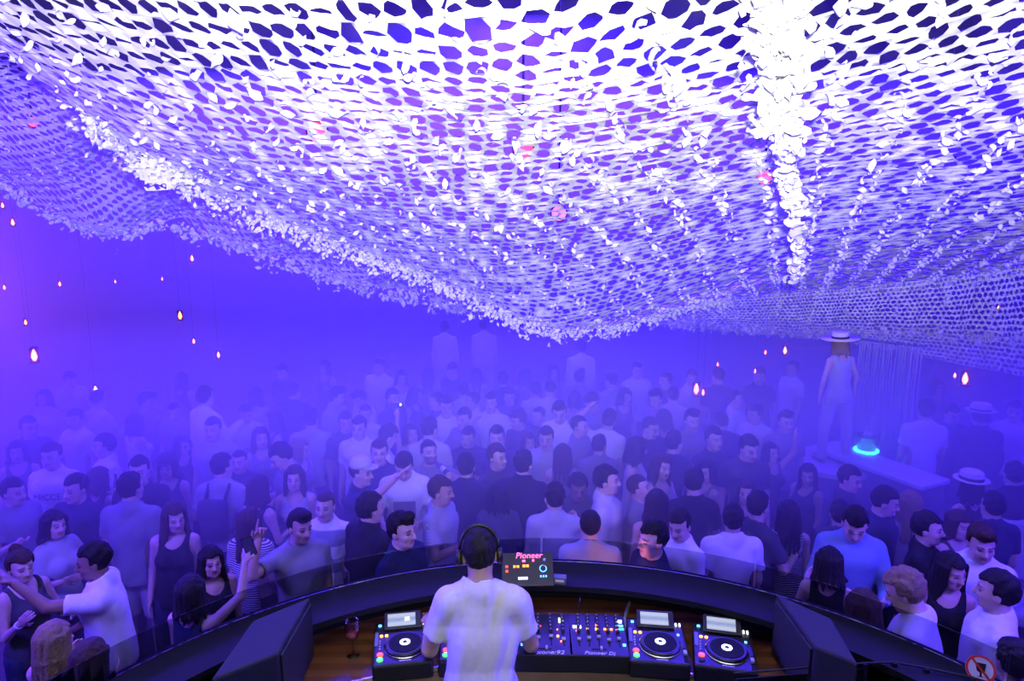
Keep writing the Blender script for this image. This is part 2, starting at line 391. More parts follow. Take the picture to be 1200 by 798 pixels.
L_red = led('red', (1.0, 0.05, 0.03), 4); L_green = led('green', (0.08, 1.0, 0.12), 2.2); L_amber = led('amber', (1.0, 0.42, 0.02), 4)
L_white = led('white', (0.9, 0.92, 1.0), 2.5); L_blue = led('blue', (0.10, 0.45, 1.0), 3.5); L_pink = led('pink', (1.0, 0.12, 0.38), 3.0)
L_cyan = led('cyan', (0.05, 0.9, 0.75), 3.0); L_orange = led('orange', (1.0, 0.20, 0.02), 5); L_yellow = led('yellow', (0.9, 0.95, 0.35), 2.5)

# raised floor behind the booth wall (the platform the DJ stands on)
pl = [(BC[0] + 2.38 * math.cos(R(a)), BC[1] + 2.38 * math.sin(R(a))) for a in np.linspace(0, 180, 41)]
pl += [(-2.2, -2.8), (2.56, -2.8)]
struct('floor_platform', MB().prism(pl, 0.0, PLAT_Z), mat('platform_carpet', (0.03, 0.03, 0.035), 0.95))

booth = empty('dj_booth', (BC[0], BC[1] + 2.3, 0)); booth.location = (0, 0, 0)
tag(booth, 'curved black DJ booth counter with a reddish wood desk and a low smoked screen', 'DJ booth')
arc_wall(BC, 2.40, 2.46, -4, 184, 0.0, 1.90, 72).build('outer_wall', M_black, booth)
arc_wall(BC, 2.14, 2.40, 20, 160, 1.865, 1.90, 64).build('ledge', M_black, booth)
arc_wall(BC, 2.36, 2.40, 20, 160, DESK_Z, 1.865, 64).build('back_panel', M_black, booth)
# desk top between its own front curve and the booth wall
fr = [(0.15 + 2.83 * math.cos(R(a)), 0.42 + 2.83 * math.sin(R(a))) for a in np.linspace(116, 64, 40)]
bk = [(BC[0] + 2.355 * math.cos(R(a)), BC[1] + 2.355 * math.sin(R(a))) for a in np.linspace(38, 143, 50)]
MB().prism(fr + bk, DESK_Z - 0.035, DESK_Z).build('desk_top', M_wood, booth)
arc_wall((0.15, 0.42), 2.820, 2.830, 64, 116, DESK_Z - 0.034, DESK_Z + 0.004, 40).build('metal_edge_strip', M_chrome, booth)
arc_wall((0.15, 0.42), 2.775, 2.818, 64, 116, DESK_Z - 0.10, DESK_Z - 0.022, 40).build('wood_edge_rail', M_palewood, booth)
arc_wall((0.15, 0.42), 2.83, 2.86, 64, 116, PLAT_Z, DESK_Z - 0.035, 40).build('front_panel', M_black, booth)
for a0, a1 in ((32, 60), (60.3, 89.8), (90.1, 119.6), (119.9, 150)):
    arc_wall(BC, 2.425, 2.433, a0, a1, 1.902, 2.055, 24).build('smoked_screen_panel', M_acryl, booth)
arc_wall(BC, 2.425, 2.433, 2, 31.7, 1.902, 2.07, 24).build('smoked_screen_panel', M_acryl, booth)
arc_wall(BC, 2.425, 2.433, 150.3, 178, 1.902, 2.055, 24).build('smoked_screen_panel', M_acryl, booth)

# ---- lettering
def lettering(text, size, m, parent, loc, rot=(0, 0, 0), ext=0.0006, shear=0.0, bold=0.0):
    c = bpy.data.curves.new('lettering', 'FONT'); c.body = text; c.size = size; c.extrude = ext; c.align_x = 'CENTER'; c.align_y = 'CENTER'
    c.shear = shear; c.resolution_u = 3; c.offset = bold
    o = bpy.data.objects.new('lettering_tmp', c); COL.objects.link(o)
    dg = bpy.context.evaluated_depsgraph_get(); me = bpy.data.meshes.new_from_object(o.evaluated_get(dg)); bpy.data.objects.remove(o)
    me.name = 'lettering'; me.materials.clear()
    return link('lettering', me, m, parent, loc, rot)

# ---- media players. local frame: x right, y away from the DJ, z up, origin at the middle of the foot
def disc(mb, c, r, h, seg=16, bev=0.0):
    return mb.lathe([(r, 0), (r, h - bev), (max(r - bev, 1e-4), h)], seg, c)
M_screen = bpy.data.materials.new('player_screen'); M_screen.use_nodes = True
_nt = M_screen.node_tree; _b = _nt.nodes['Principled BSDF']
_tc = _nt.nodes.new('ShaderNodeTexCoord'); _mp = _nt.nodes.new('ShaderNodeMapping'); _mp.inputs['Scale'].default_value = (1, 4.0, 1)
_wv = _nt.nodes.new('ShaderNodeTexWave'); _wv.bands_direction = 'Y'; _wv.inputs['Scale'].default_value = 1.6; _wv.inputs['Distortion'].default_value = 0.0
_nz = _nt.nodes.new('ShaderNodeTexNoise'); _nz.inputs['Scale'].default_value = 60
_rp = _nt.nodes.new('ShaderNodeValToRGB'); _rp.color_ramp.elements[0].color = (0.25, 0.38, 0.75, 1); _rp.color_ramp.elements[1].color = (0.80, 0.85, 1.0, 1)
_mx2 = _nt.nodes.new('ShaderNodeMix'); _mx2.data_type = 'FLOAT'; _mx2.inputs[0].default_value = 0.35
_nt.links.new(_tc.outputs['Object'], _mp.inputs['Vector']); _nt.links.new(_mp.outputs[0], _wv.inputs['Vector']); _nt.links.new(_tc.outputs['Object'], _nz.inputs['Vector'])
_nt.links.new(_wv.outputs['Fac'], _mx2.inputs[2]); _nt.links.new(_nz.outputs['Fac'], _mx2.inputs[3]); _nt.links.new(_mx2.outputs[0], _rp.inputs['Fac'])
_nt.links.new(_rp.outputs[0], _b.inputs['Emission Color']); _b.inputs['Emission Strength'].default_value = 0.75; _b.inputs['Base Color'].default_value = (0.02, 0.02, 0.03, 1)

def media_player(label, loc, rz, playing=True, amber_tag=False):
    t = empty('media_player', loc, rz); tag(t, label, 'media player', 'media players on the booth desk')
    MB().box((0, 0, 0.052), (0.305, 0.385, 0.096), 0.012).build('body', M_plastic, t)
    Z = 0.100
    Ms = Matrix.Rotation(R(24), 3, 'X')
    MB().box((0.0, 0.145, Z + 0.026), (0.20, 0.105, 0.022), 0.006, Ms).build('screen_hood', M_plastic, t)
    sc = MB().box((0, 0, 0), (0.150, 0.074, 0.003)).build('screen', M_screen, t, loc=(-0.005, 0.1395, Z + 0.0375), rot=(R(24), 0, 0))
    if amber_tag: MB().box((0, 0, 0.0022), (0.026, 0.020, 0.002)).build('screen_tag', L_yellow, sc, loc=(0.03, 0.0, 0))
    jw = disc(MB(), (0.012, -0.045, Z), 0.104, 0.020, 40, 0.006).build('jog_wheel', M_plastic, t)
    disc(MB(), (0.012, -0.045, Z + 0.020), 0.084, 0.003, 40, 0.001).build('jog_plate', M_black, jw)
    MB().lathe([(0.106, Z + 0.001), (0.110, Z + 0.003), (0.106, Z + 0.006)], 40, (0.012, -0.045, 0), ring=True).build('jog_ring', M_chrome, jw)
    disc(MB(), (0.012, -0.045, Z + 0.0232), 0.027, 0.0015, 24).build('jog_display', L_white, jw)
    disc(MB(), (0.012, -0.045, Z + 0.0250), 0.012, 0.0006, 12).build('jog_cue_mark', M_knob, jw)
    b = disc(MB(), (-0.115, -0.105, Z), 0.0155, 0.008, 20, 0.002).build('cue_button', L_red, t)
    b = disc(MB(), (-0.115, -0.145, Z), 0.0155, 0.008, 20, 0.002).build('play_button', L_green if playing else M_knob, t)
    for x in (-0.112, -0.085): disc(MB(), (x, 0.055, Z), 0.0085, 0.006, 16, 0.001).build('loop_button', L_amber, t)
    disc(MB(), (0.115, 0.055, Z), 0.007, 0.006, 14, 0.001).build('mode_button', L_blue, t)
    MB().box((-0.122, 0.150, Z + 0.003), (0.016, 0.014, 0.008), 0.002).build('link_lamp', L_blue, t)
    for x in (0.112, 0.132): MB().box((x, 0.142, Z + 0.006), (0.009, 0.022, 0.010), 0.002).build('status_lamp', L_white, t)
    MB().box((-0.137, 0.03, Z + 0.002), (0.018, 0.120, 0.004)).build('touch_strip', mat('grey_strip', (0.18, 0.19, 0.24), 0.4), t)
    MB().box((0.132, -0.115, Z + 0.001), (0.018, 0.115, 0.002)).build('tempo_slot', M_black, t)
    MB().box((0.132, -0.105, Z + 0.009), (0.018, 0.030, 0.016), 0.004).build('tempo_fader', M_knobcap, t)
    for k in range(4): disc(MB(), (-0.118 + 0.0 * k, -0.055 + k * 0.022, Z), 0.005, 0.004, 10).build('hot_cue_button', M_knobcap, t)
    MB().box((0.012, -0.165, Z + 0.001), (0.06, 0.005, 0.002)).build('brand_print', M_print, t)
    for x in (-0.12, 0.12):
        for y in (-0.16, 0.16): disc(MB(), (x, y, 0.0), 0.016, 0.006, 12).build('foot', M_knob, t)
    return t
def mixer(label, loc, rz, w, chans, brand, spots):
    t = empty('dj_mixer', loc, rz); tag(t, label, 'mixer', 'mixers on the booth desk')
    MB().box((0, 0, 0.056), (w, 0.375, 0.100), 0.006).build('body', M_plastic, t); Z = 0.106
    for c in range(chans):
        x = -w / 2 + 0.055 + c * (w - 0.10) / max(chans - 1, 1)
        for r in range(5):
            kb = disc(MB(), (x, 0.150 - r * 0.034, Z), 0.0095, 0.017, 12, 0.002).build('knob', M_knob, t)
            MB().box((x, 0.150 - r * 0.034 + 0.005, Z + 0.0178), (0.0025, 0.009, 0.0012)).build('pointer', M_print, kb)
        MB().box((x, -0.075, Z + 0.001), (0.006, 0.070, 0.002)).build('fader_slot', M_black, t)
        MB().box((x, -0.060 + 0.012 * ((c * 7) % 3), Z + 0.008), (0.020, 0.012, 0.014), 0.003).build('channel_fader', M_knobcap, t)
    MB().box((0, -0.135, Z + 0.001), (0.075, 0.006, 0.002)).build('crossfader_slot', M_black, t)
    MB().box((0.012, -0.135, Z + 0.008), (0.012, 0.022, 0.014), 0.003).build('crossfader', M_knobcap, t)
    for (x, y, sx, sy, m, nm) in spots:
        MB().box((x * w, y, Z + 0.003), (sx, sy, 0.006), 0.001).build(nm, m, t)
    lettering(brand, 0.044 if 'x' in brand else 0.036, M_print, t, (0.03 if 'x' in brand else 0.0, -0.166, Z + 0.0008), shear=0.25)
    for x in (-w / 2 + 0.03, w / 2 - 0.03):
        for y in (-0.15, 0.15): disc(MB(), (x, y, 0), 0.014, 0.006, 12).build('foot', M_knob, t)
    return t
def on_desk(px, py, z=DESK_Z): v = Pz(px, py, z); return (v.x, v.y, DESK_Z)
TOPZ = DESK_Z + 0.10
def dk(px, py): v = Pz(px, py, TOPZ); return (v.x, v.y, DESK_Z)
media_player('black media player with amber tag on its screen, next to the wine glass', dk(472, 751), R(9), True, True)
media_player('media player behind the DJ, mostly hidden by his white tee', dk(549, 747), R(3), True)
mixer('black mixer with white xone:92 print, against the right side of the DJ', dk(637, 743), R(-1), 0.300, 4, 'xone:92',
      [(0.30, 0.115, 0.010, 0.040, L_yellow, 'level_meter'), (0.36, 0.115, 0.008, 0.034, L_white, 'level_meter'), (-0.38, -0.105, 0.016, 0.014, L_blue, 'cue_button'), (0.25, -0.03, 0.012, 0.014, L_amber, 'cue_button'),
       (0.25, 0.03, 0.007, 0.007, L_orange, 'cue_button'), (-0.05, 0.06, 0.006, 0.006, L_red, 'cue_button'), (-0.42, 0.02, 0.006, 0.008, L_orange, 'cue_button'), (0.30, -0.075, 0.008, 0.008, L_orange, 'cue_button')])
mixer('black club mixer with Pioneer Dj print beside a pale wood strip', dk(700, 744), R(-3), 0.310, 5, 'Pioneer Dj',
      [(-0.40, 0.055, 0.012, 0.020, L_white, 'beat_button'), (-0.345, 0.055, 0.012, 0.020, L_white, 'beat_button'), (-0.29, 0.055, 0.012, 0.020, L_white, 'beat_button'),
       (-0.35, 0.02, 0.012, 0.010, L_pink, 'beat_button'), (-0.16, 0.04, 0.014, 0.012, L_orange, 'cue_button'), (0.0, 0.04, 0.018, 0.018, L_amber, 'cue_button'), (0.0, 0.075, 0.010, 0.020, L_orange, 'level_meter'),
       (0.14, 0.04, 0.014, 0.012, L_orange, 'cue_button'), (0.25, 0.04, 0.014, 0.012, L_orange, 'cue_button'), (0.35, 0.035, 0.014, 0.012, L_pink, 'cue_button'),
       (0.40, 0.115, 0.034, 0.022, L_white, 'effect_display'), (0.40, 0.075, 0.040, 0.012, L_blue, 'effect_display'), (0.42, 0.045, 0.030, 0.010, L_cyan, 'effect_button'), (0.43, -0.095, 0.016, 0.016, L_blue, 'effect_button')])
media_player('black media player with lit red and green buttons, right beside the Pioneer Dj mixer', dk(770, 750), R(-7), True)
media_player('black media player with only its red button lit, at the right end of the desk', dk(848, 757), R(-13), False)

# ---- effects unit tilted on the ledge
v = Pz(618, 684, 1.90)
ef = empty('effects_unit', (v.x, v.y, 1.90), R(2)); tag(ef, 'small effects unit with glowing pink Pioneer lettering propped on the booth ledge', 'effects unit')
Mt = Matrix.Rotation(R(38), 3, 'X')
bd = MB().box((0, 0.0, 0.085), (0.300, 0.20, 0.035), 0.005, Mt).build('body', M_plastic, ef)
MB().box((0, 0.055, 0.045), (0.28, 0.02, 0.09), 0.003).build('stand', M_black, ef)
def ef_pt(x, y, z=0.019): q = Mt @ Vector((x, y, z)); return (q.x, q.y, q.z + 0.085)
lettering('Pioneer', 0.050, L_pink, ef, ef_pt(0.01, 0.080), (R(38), 0, 0), shear=0.2)
for (x, y, sx, sy, m) in [(-0.12, 0.015, .014, .012, L_red), (-0.12, -0.012, .014, .012, L_red), (-0.075, 0.015, .013, .012, L_orange), (-0.055, 0.015, .013, .012, L_orange), (-0.02, 0.018, .015, .014, L_orange), (0.0, 0.018, .015, .014, L_orange),
                          (-0.02, 0.048, .018, .012, L_pink), (0.035, 0.050, .012, .012, L_pink), (-0.05, -0.055, .011, .014, L_white), (-0.036, -0.055, .011, .014, L_white), (-0.022, -0.055, .011, .014, L_white), (-0.008, -0.055, .011, .014, L_white)]:
    MB().box((0, 0, 0), (sx, sy, 0.005), 0.001).build('pad_button', m, ef, loc=ef_pt(x, y), rot=(R(38), 0, 0))
MB().lathe([(0.017, 0), (0.021, 0.002), (0.017, 0.004)], 24, ring=True).build('dial_ring', L_blue, ef, loc=ef_pt(0.09, 0.0), rot=(R(38), 0, 0))
disc(MB(), (0, 0, 0), 0.015, 0.016, 20, 0.003).build('dial', M_knob, ef, loc=ef_pt(0.09, 0.0), rot=(R(38), 0, 0))
for x in (0.075, 0.09, 0.105): MB().box((0, 0, 0), (0.008, 0.01, 0.004)).build('pad_button', L_blue, ef, loc=ef_pt(x, -0.045), rot=(R(38), 0, 0))
disc(MB(), (0, 0, 0), 0.008, 0.014, 14, 0.002).build('knob', M_knobcap, ef, loc=ef_pt(0.10, 0.05), rot=(R(38), 0, 0))

# ---- small box on the ledge and loose cables
v = Pz(656, 683, 1.90)
bx = empty('adapter_box', (v.x, v.y, 1.90), R(-8)); tag(bx, 'small grey adapter box lying on the booth ledge right of the effects unit', 'box')
MB().box((0, 0, 0.022), (0.075, 0.05, 0.044), 0.005).build('case', mat('grey_case', (0.16, 0.16, 0.19), 0.5), bx)
MB().box((0, -0.0255, 0.026), (0.05, 0.002, 0.014)).build('sticker', M_print, bx)
M_cable = mat('cable_rubber', (0.05, 0.05, 0.06), 0.45); M_greyc = mat('grey_cable', (0.32, 0.32, 0.36), 0.5)
def cable(label, pts, r=0.005, m=None, seg=8):
    P0 = [Vector(p) for p in pts]; out = []
    for i in range(len(P0) - 1):
        a, b = P0[i], P0[i + 1]; pm = P0[max(i - 1, 0)]; pn = P0[min(i + 2, len(P0) - 1)]
        for k in range(6):
            t = k / 6; t2, t3 = t * t, t * t * t
            out.append(0.5 * ((2 * a) + (b - pm) * t + (2 * pm - 5 * a + 4 * b - pn) * t2 + (-pm + 3 * a - 3 * b + pn) * t3))
    out.append(P0[-1])
    return tag(MB().tube(out, r, seg).build('cable', m or M_cable, smooth=True), label, 'cable', 'cables on the booth desk')
q = lambda px, py, z: tuple(Pz(px, py, z))
cable('thick grey cable looping round the near edge of the media player beside the mixer', [q(738, 706, 1.72), q(733, 722, 1.715), q(732, 745, 1.712), q(735, 766, 1.712), q(745, 774, 1.712), q(756, 775, 1.712)], 0.011, M_greyc)
for i, (x0, x1, lb) in enumerate([(594, 602, 'leftmost dark cable hanging from the effects unit to the mixer'), (606, 612, 'middle dark cable hanging from the effects unit to the mixer'), (618, 622, 'third dark cable hanging from the effects unit to the mixer'), (676, 678, 'short dark cable running back from the Pioneer Dj mixer under the ledge')]):
    a = Vector(q(x0, 692, 1.875)); a.y -= 0.06 if i < 3 else 0; b = Vector(q(x1, 712, 1.80)); mid = (a + b) / 2 + Vector((0.01, -0.03, 0.02))
    if i == 3: a = Vector(q(680, 702, 1.72))
    cable(lb, [a, mid, b], 0.0045)

# ---- wine glass on the desk
v = Pz(414, 768, DESK_Z)
wg = empty('wine_glass', (v.x, v.y, DESK_Z)); tag(wg, 'stemmed wine glass with a little red wine on the wood desk', 'wine glass')
def thin_glass(name, tint, ior=1.5):
    m = bpy.data.materials.new(name); m.use_nodes = True; n = m.node_tree; n.nodes.remove(n.nodes['Principled BSDF'])
    a = n.nodes.new('ShaderNodeBsdfTransparent'); a.inputs[0].default_value = (*tint, 1)
    b = n.nodes.new('ShaderNodeBsdfGlossy'); b.inputs['Roughness'].default_value = 0.06
    f = n.nodes.new('ShaderNodeLayerWeight'); f.inputs['Blend'].default_value = 0.35; x = n.nodes.new('ShaderNodeMixShader')
    n.links.new(f.outputs['Facing'], x.inputs[0]); n.links.new(a.outputs[0], x.inputs[1]); n.links.new(b.outputs[0], x.inputs[2])
    n.links.new(x.outputs[0], n.nodes['Material Output'].inputs['Surface']); return m
M_glass = thin_glass('clear_glass', (0.95, 0.95, 0.97))
M_wine = mat('red_wine', (0.45, 0.05, 0.06), 0.1, noise=0.0)
MB().lathe([(0.034, 0.0), (0.033, 0.003), (0.006, 0.008), (0.004, 0.02), (0.004, 0.085), (0.010, 0.095), (0.030, 0.108), (0.039, 0.128), (0.039, 0.160), (0.034, 0.205), (0.0328, 0.205), (0.0378, 0.160), (0.0378, 0.130), (0.029, 0.1105), (0.002, 0.099)], 28).build('glass', M_glass, wg, True)
MB().lathe([(0.001, 0.0995), (0.0285, 0.1112), (0.0365, 0.128), (0.0365, 0.1285)], 28).build('wine', M_wine, wg, True)

# ---- monitor speakers on both ends of the desk
M_spk = mat('speaker_paint', (0.030, 0.030, 0.040), 0.65, scale=60, bump=0.2, spec=0.25)
M_grille = mat('speaker_grille', (0.020, 0.020, 0.024), 0.7, scale=150, noise=0.5, bump=0.4)
def monitor(label, top, z0, z1, mid, grille):
    t = empty('monitor_speaker', (sum(p[0] for p in top) / 4, sum(p[1] for p in top) / 4, z0)); o = t.location.copy()
    tag(t, label, 'speaker', 'monitor speakers at the ends of the desk')
    poly = [(x - o.x, y - o.y) for x, y in top]
    bm = bmesh.new(); vs = [bm.verts.new((x * 1.0, y * 1.0, 0.0)) for x, y in poly] + [bm.verts.new((x, y, z1 - z0)) for x, y in poly]
    n = 4; bm.faces.new(vs[:4][::-1]); bm.faces.new(vs[4:])
    for i in range(4): bm.faces.new((vs[i], vs[(i + 1) % 4], vs[4 + (i + 1) % 4], vs[4 + i]))
    bmesh.ops.recalc_face_normals(bm, faces=bm.faces); bmesh.ops.bevel(bm, geom=bm.edges[:], offset=0.012, segments=2, affect='EDGES', profile=0.5)
    me = bpy.data.meshes.new('cabinet'); bm.to_mesh(me); bm.free(); link('cabinet', me, M_spk, t)
    a, b = (Vector((*poly[i], 0)) for i in grille); d = (b - a).normalized(); nrm = Vector((d.y, -d.x, 0))
    if nrm.dot((a + b) / 2) < 0: nrm = -nrm
    c = (a + b) / 2 + nrm * 0.006 + Vector((0, 0, (z1 - z0) / 2)); ang = math.atan2(d.y, d.x)
    MB().box((0, 0, 0), ((b - a).length - 0.05, 0.012, z1 - z0 - 0.05), 0.004).build('grille', M_grille, t, loc=c, rot=(0, 0, ang))
    return t
zt = 2.05
def tp(px, py): v = Pz(px, py, zt); return (v.x, v.y)
monitor('black monitor speaker standing at the left end of the desk near the wine glass', [tp(364, 699), tp(325, 766), tp(246, 797), tp(296, 727)], DESK_Z, zt, None, (0, 1))
monitor('black monitor speaker standing at the right end of the desk', [tp(909, 695), tp(956, 758), tp(1006, 778), tp(974, 724)], DESK_Z, zt, None, (0, 1))

# ---- dark rail with posts and the round no-drinks sign, beside the right end of the booth
rail = empty('booth_rail', (1.45, 2.55, PLAT_Z)); rail.location = (0, 0, 0)
tag(rail, 'low black metal rail with square posts beside the right monitor speaker', 'rail')
M_rail = mat('black_rail', (0.03, 0.03, 0.035), 0.4, 0.3)
RZ = 1.92
rp = [Pz(860, 789, RZ), Pz(1014, 777, RZ), Pz(1048, 776, RZ), Pz(1086, 783, RZ), Pz(1140, 794, RZ), Pz(1200, 812, RZ)]
for i in range(len(rp) - 1): MB().tube([rp[i], rp[i + 1]], 0.005, 8).build('top_bar', M_rail, rail)
for k in (1, 2, 3, 4):
    p = rp[k]; MB().box((p.x, p.y, (PLAT_Z + RZ) / 2), (0.022, 0.022, RZ - PLAT_Z), 0.003).build('post', M_rail, rail)
for i in (0, 2, 3):
    a, b = rp[i], rp[i + 1]; c = (a + b) / 2
    MB().box((0, 0, 0), ((b - a).length - 0.03, 0.006, 0.60)).build('panel', M_black, rail, loc=(c.x, c.y, RZ - 0.33), rot=(0, 0, math.atan2(b.y - a.y, b.x - a.x)))
sg = empty('no_drinks_sign', Pz(1149, 784, 1.95)); tag(sg, 'round white no-drinks sign with a red ring and slash, on the rail', 'sign')
sg.rotation_euler = (R(60), 0, R(-24))
M_signw = mat('sign_white', (0.80, 0.80, 0.82), 0.4, noise=0.02); M_signr = mat('sign_red', (0.62, 0.03, 0.03), 0.4, noise=0.05)
disc(MB(), (0, 0, 0), 0.060, 0.004, 40).build('disc', M_signw, sg)
MB().lathe([(0.050, 0.004), (0.050, 0.0055), (0.060, 0.0055), (0.060, 0.004)], 40, ring=True).build('red_ring', M_signr, sg)
MB().box((0, 0, 0.0055), (0.105, 0.010, 0.002), 0, Matrix.Rotation(R(-50), 3, 'Z')).build('red_slash', M_signr, sg)
gp = [(-0.022, 0.026), (0.022, 0.026), (0.015, -0.010), (0.004, -0.016), (0.004, -0.030), (0.016, -0.034), (-0.016, -0.034), (-0.004, -0.030), (-0.004, -0.016), (-0.015, -0.010)]
MB().prism(gp, 0.0042, 0.0050).build('glass_pictogram', M_black, sg)
# ---------------------------------------------------------------- people: implicit bodies, one continuous surface each
def smin(a, b, k):
    h = np.clip(0.5 + 0.5 * (b - a) / k, 0, 1)
    return b * (1 - h) + a * h - k * h * (1 - h)
class Field:
    """signed distance on a rectilinear grid that is finer where asked"""
    def __init__(s, lo, hi, step, fine=()):
        ax = []
        for d in range(3):
            x = lo[d]; L = [x]
            while x < hi[d]:
                st = step
                for (flo, fhi, fs) in fine:
                    if flo[d] - step < x < fhi[d]: st = min(st, fs)
                x += st; L.append(x)
            ax.append(np.array(L, dtype=np.float32))
        s.ax = ax; s.D = np.full([len(a) for a in ax], 0.5, dtype=np.float32)
    def sub(s, lo, hi):
        sl = []
        for d in range(3):
            i0 = max(np.searchsorted(s.ax[d], lo[d]) - 1, 0); i1 = min(np.searchsorted(s.ax[d], hi[d]) + 1, len(s.ax[d]))
            if i1 - i0 < 1: return None, None
            sl.append(slice(i0, i1))
        X = s.ax[0][sl[0]][:, None, None]; Y = s.ax[1][sl[1]][None, :, None]; Z = s.ax[2][sl[2]][None, None, :]
        return tuple(sl), (X, Y, Z)
    def _mix(s, sl, d, k, op):
        A = s.D[sl]
        if op == 'add': s.D[sl] = smin(A, d, k)
        elif op == 'cut': s.D[sl] = -smin(-A, d, k)          # remove the shape from the field
        elif op == 'and': s.D[sl] = -smin(-A, -d, k)
    def cone(s, a, b, ra, rb, k=0.03, op='add', flat=None):
        """round cone; flat=(axis unit vector, factor): squash across that axis"""
        a = np.array(a, float); b = np.array(b, float); pad = max(ra, rb) + k + 0.03
        sl, G = s.sub(np.minimum(a, b) - pad, np.maximum(a, b) + pad)
        if sl is None: return s
        d = b - a; l2 = d @ d + 1e-9
        X, Y, Z = G[0] - a[0], G[1] - a[1], G[2] - a[2]
        t = np.clip((X * d[0] + Y * d[1] + Z * d[2]) / l2, 0, 1)
        ex, ey, ez = X - t * d[0], Y - t * d[1], Z - t * d[2]
        if flat is not None:
            u, fct = flat; c = (ex * u[0] + ey * u[1] + ez * u[2]) * (1 / fct - 1)
            ex = ex + c * u[0]; ey = ey + c * u[1]; ez = ez + c * u[2]
            dist = np.sqrt(ex * ex + ey * ey + ez * ez) - (ra + (rb - ra) * t); dist = dist * min(1, fct * 1.3)
        else: dist = np.sqrt(ex * ex + ey * ey + ez * ez) - (ra + (rb - ra) * t)
        s._mix(sl, dist, k, op); return s
    def ell(s, c, r, M=None, k=0.03, op='add'):
        c = np.array(c, float); r = np.array(r, float); pad = max(r) + k + 0.03
        sl, G = s.sub(c - pad, c + pad)
        if sl is None: return s
        X, Y, Z = G[0] - c[0], G[1] - c[1], G[2] - c[2]
        if M is not None:
            X, Y, Z = (X * M[0, 0] + Y * M[1, 0] + Z * M[2, 0], X * M[0, 1] + Y * M[1, 1] + Z * M[2, 1], X * M[0, 2] + Y * M[1, 2] + Z * M[2, 2])
        k0 = np.sqrt((X / r[0]) ** 2 + (Y / r[1]) ** 2 + (Z / r[2]) ** 2)
        k1 = np.sqrt((X / r[0] ** 2) ** 2 + (Y / r[1] ** 2) ** 2 + (Z / r[2] ** 2) ** 2) + 1e-6
        s._mix(sl, k0 * (k0 - 1) / k1, k, op); return s
    def half(s, p, n, k=0.008):
        """keep the side of the plane that n points away from"""
        n = np.array(n, float); n /= np.linalg.norm(n); p = np.array(p, float)
        X, Y, Z = s.ax[0][:, None, None] - p[0], s.ax[1][None, :, None] - p[1], s.ax[2][None, None, :] - p[2]
        s.D = -smin(-s.D, -(X * n[0] + Y * n[1] + Z * n[2]), k); return s
    def ripple(s, fn):
        s.D = s.D + fn(s.ax[0][:, None, None], s.ax[1][None, :, None], s.ax[2][None, None, :]).astype(np.float32); return s
    def surface(s):
        """surface nets -> verts, quads"""
        D = s.D; S = D < 0; nx, ny, nz = D.shape
        c = np.zeros((nx - 1, ny - 1, nz - 1), np.int8)
        offs = [(i, j, k) for i in (0, 1) for j in (0, 1) for k in (0, 1)]
        for i, j, k in offs: c += S[i:nx - 1 + i, j:ny - 1 + j, k:nz - 1 + k]
        act = np.argwhere((c > 0) & (c < 8)); n = len(act)
        idx = np.full(c.shape, -1, np.int32); idx[act[:, 0], act[:, 1], act[:, 2]] = np.arange(n)
        acc = np.zeros((n, 3)); cnt = np.zeros(n)
        for a in offs:
            for d in range(3):
                if a[d]: continue
                b = list(a); b[d] = 1
                da = D[act[:, 0] + a[0], act[:, 1] + a[1], act[:, 2] + a[2]]; db = D[act[:, 0] + b[0], act[:, 1] + b[1], act[:, 2] + b[2]]
                m = (da < 0) != (db < 0); t = np.where(m, da / np.where(m, da - db, 1), 0)
                for e in range(3):
                    p0 = s.ax[e][act[:, e] + a[e]]; p1 = s.ax[e][act[:, e] + b[e]]
                    acc[:, e] += np.where(m, p0 + (p1 - p0) * t, 0)
                cnt += m
        V = acc / cnt[:, None]; Q = []
        for d in range(3):
            e, f = (d + 1) % 3, (d + 2) % 3
            sl0 = [slice(None)] * 3; sl1 = [slice(None)] * 3; sl0[d] = slice(0, -1); sl1[d] = slice(1, None)
            for q in (e, f): sl0[q] = slice(1, -1); sl1[q] = slice(1, -1)
            A, B = S[tuple(sl0)], S[tuple(sl1)]; w = np.argwhere(A != B)
            if len(w) == 0: continue
            inv = A[w[:, 0], w[:, 1], w[:, 2]]
            def cell(de, df):
                p = w.copy(); p[:, e] += de; p[:, f] += df
                return idx[p[:, 0], p[:, 1], p[:, 2]]
            q = np.stack([cell(0, 0), cell(1, 0), cell(1, 1), cell(0, 1)], 1)
            q[~inv] = q[~inv][:, ::-1]; Q.append(q)
        Q = np.concatenate(Q); Q = Q[(Q >= 0).all(1)]
        return V, Q

def rotm(pitch=0, roll=0, yaw=0):
    """pitch > 0 nods forward (towards -y), roll > 0 tips to +x, yaw > 0 turns towards +x... all degrees"""
    return np.array((Matrix.Rotation(R(yaw), 3, 'Z') @ Matrix.Rotation(R(roll), 3, 'Y') @ Matrix.Rotation(R(pitch), 3, 'X')))
def unit(v): v = np.array(v, float); return v / np.linalg.norm(v)

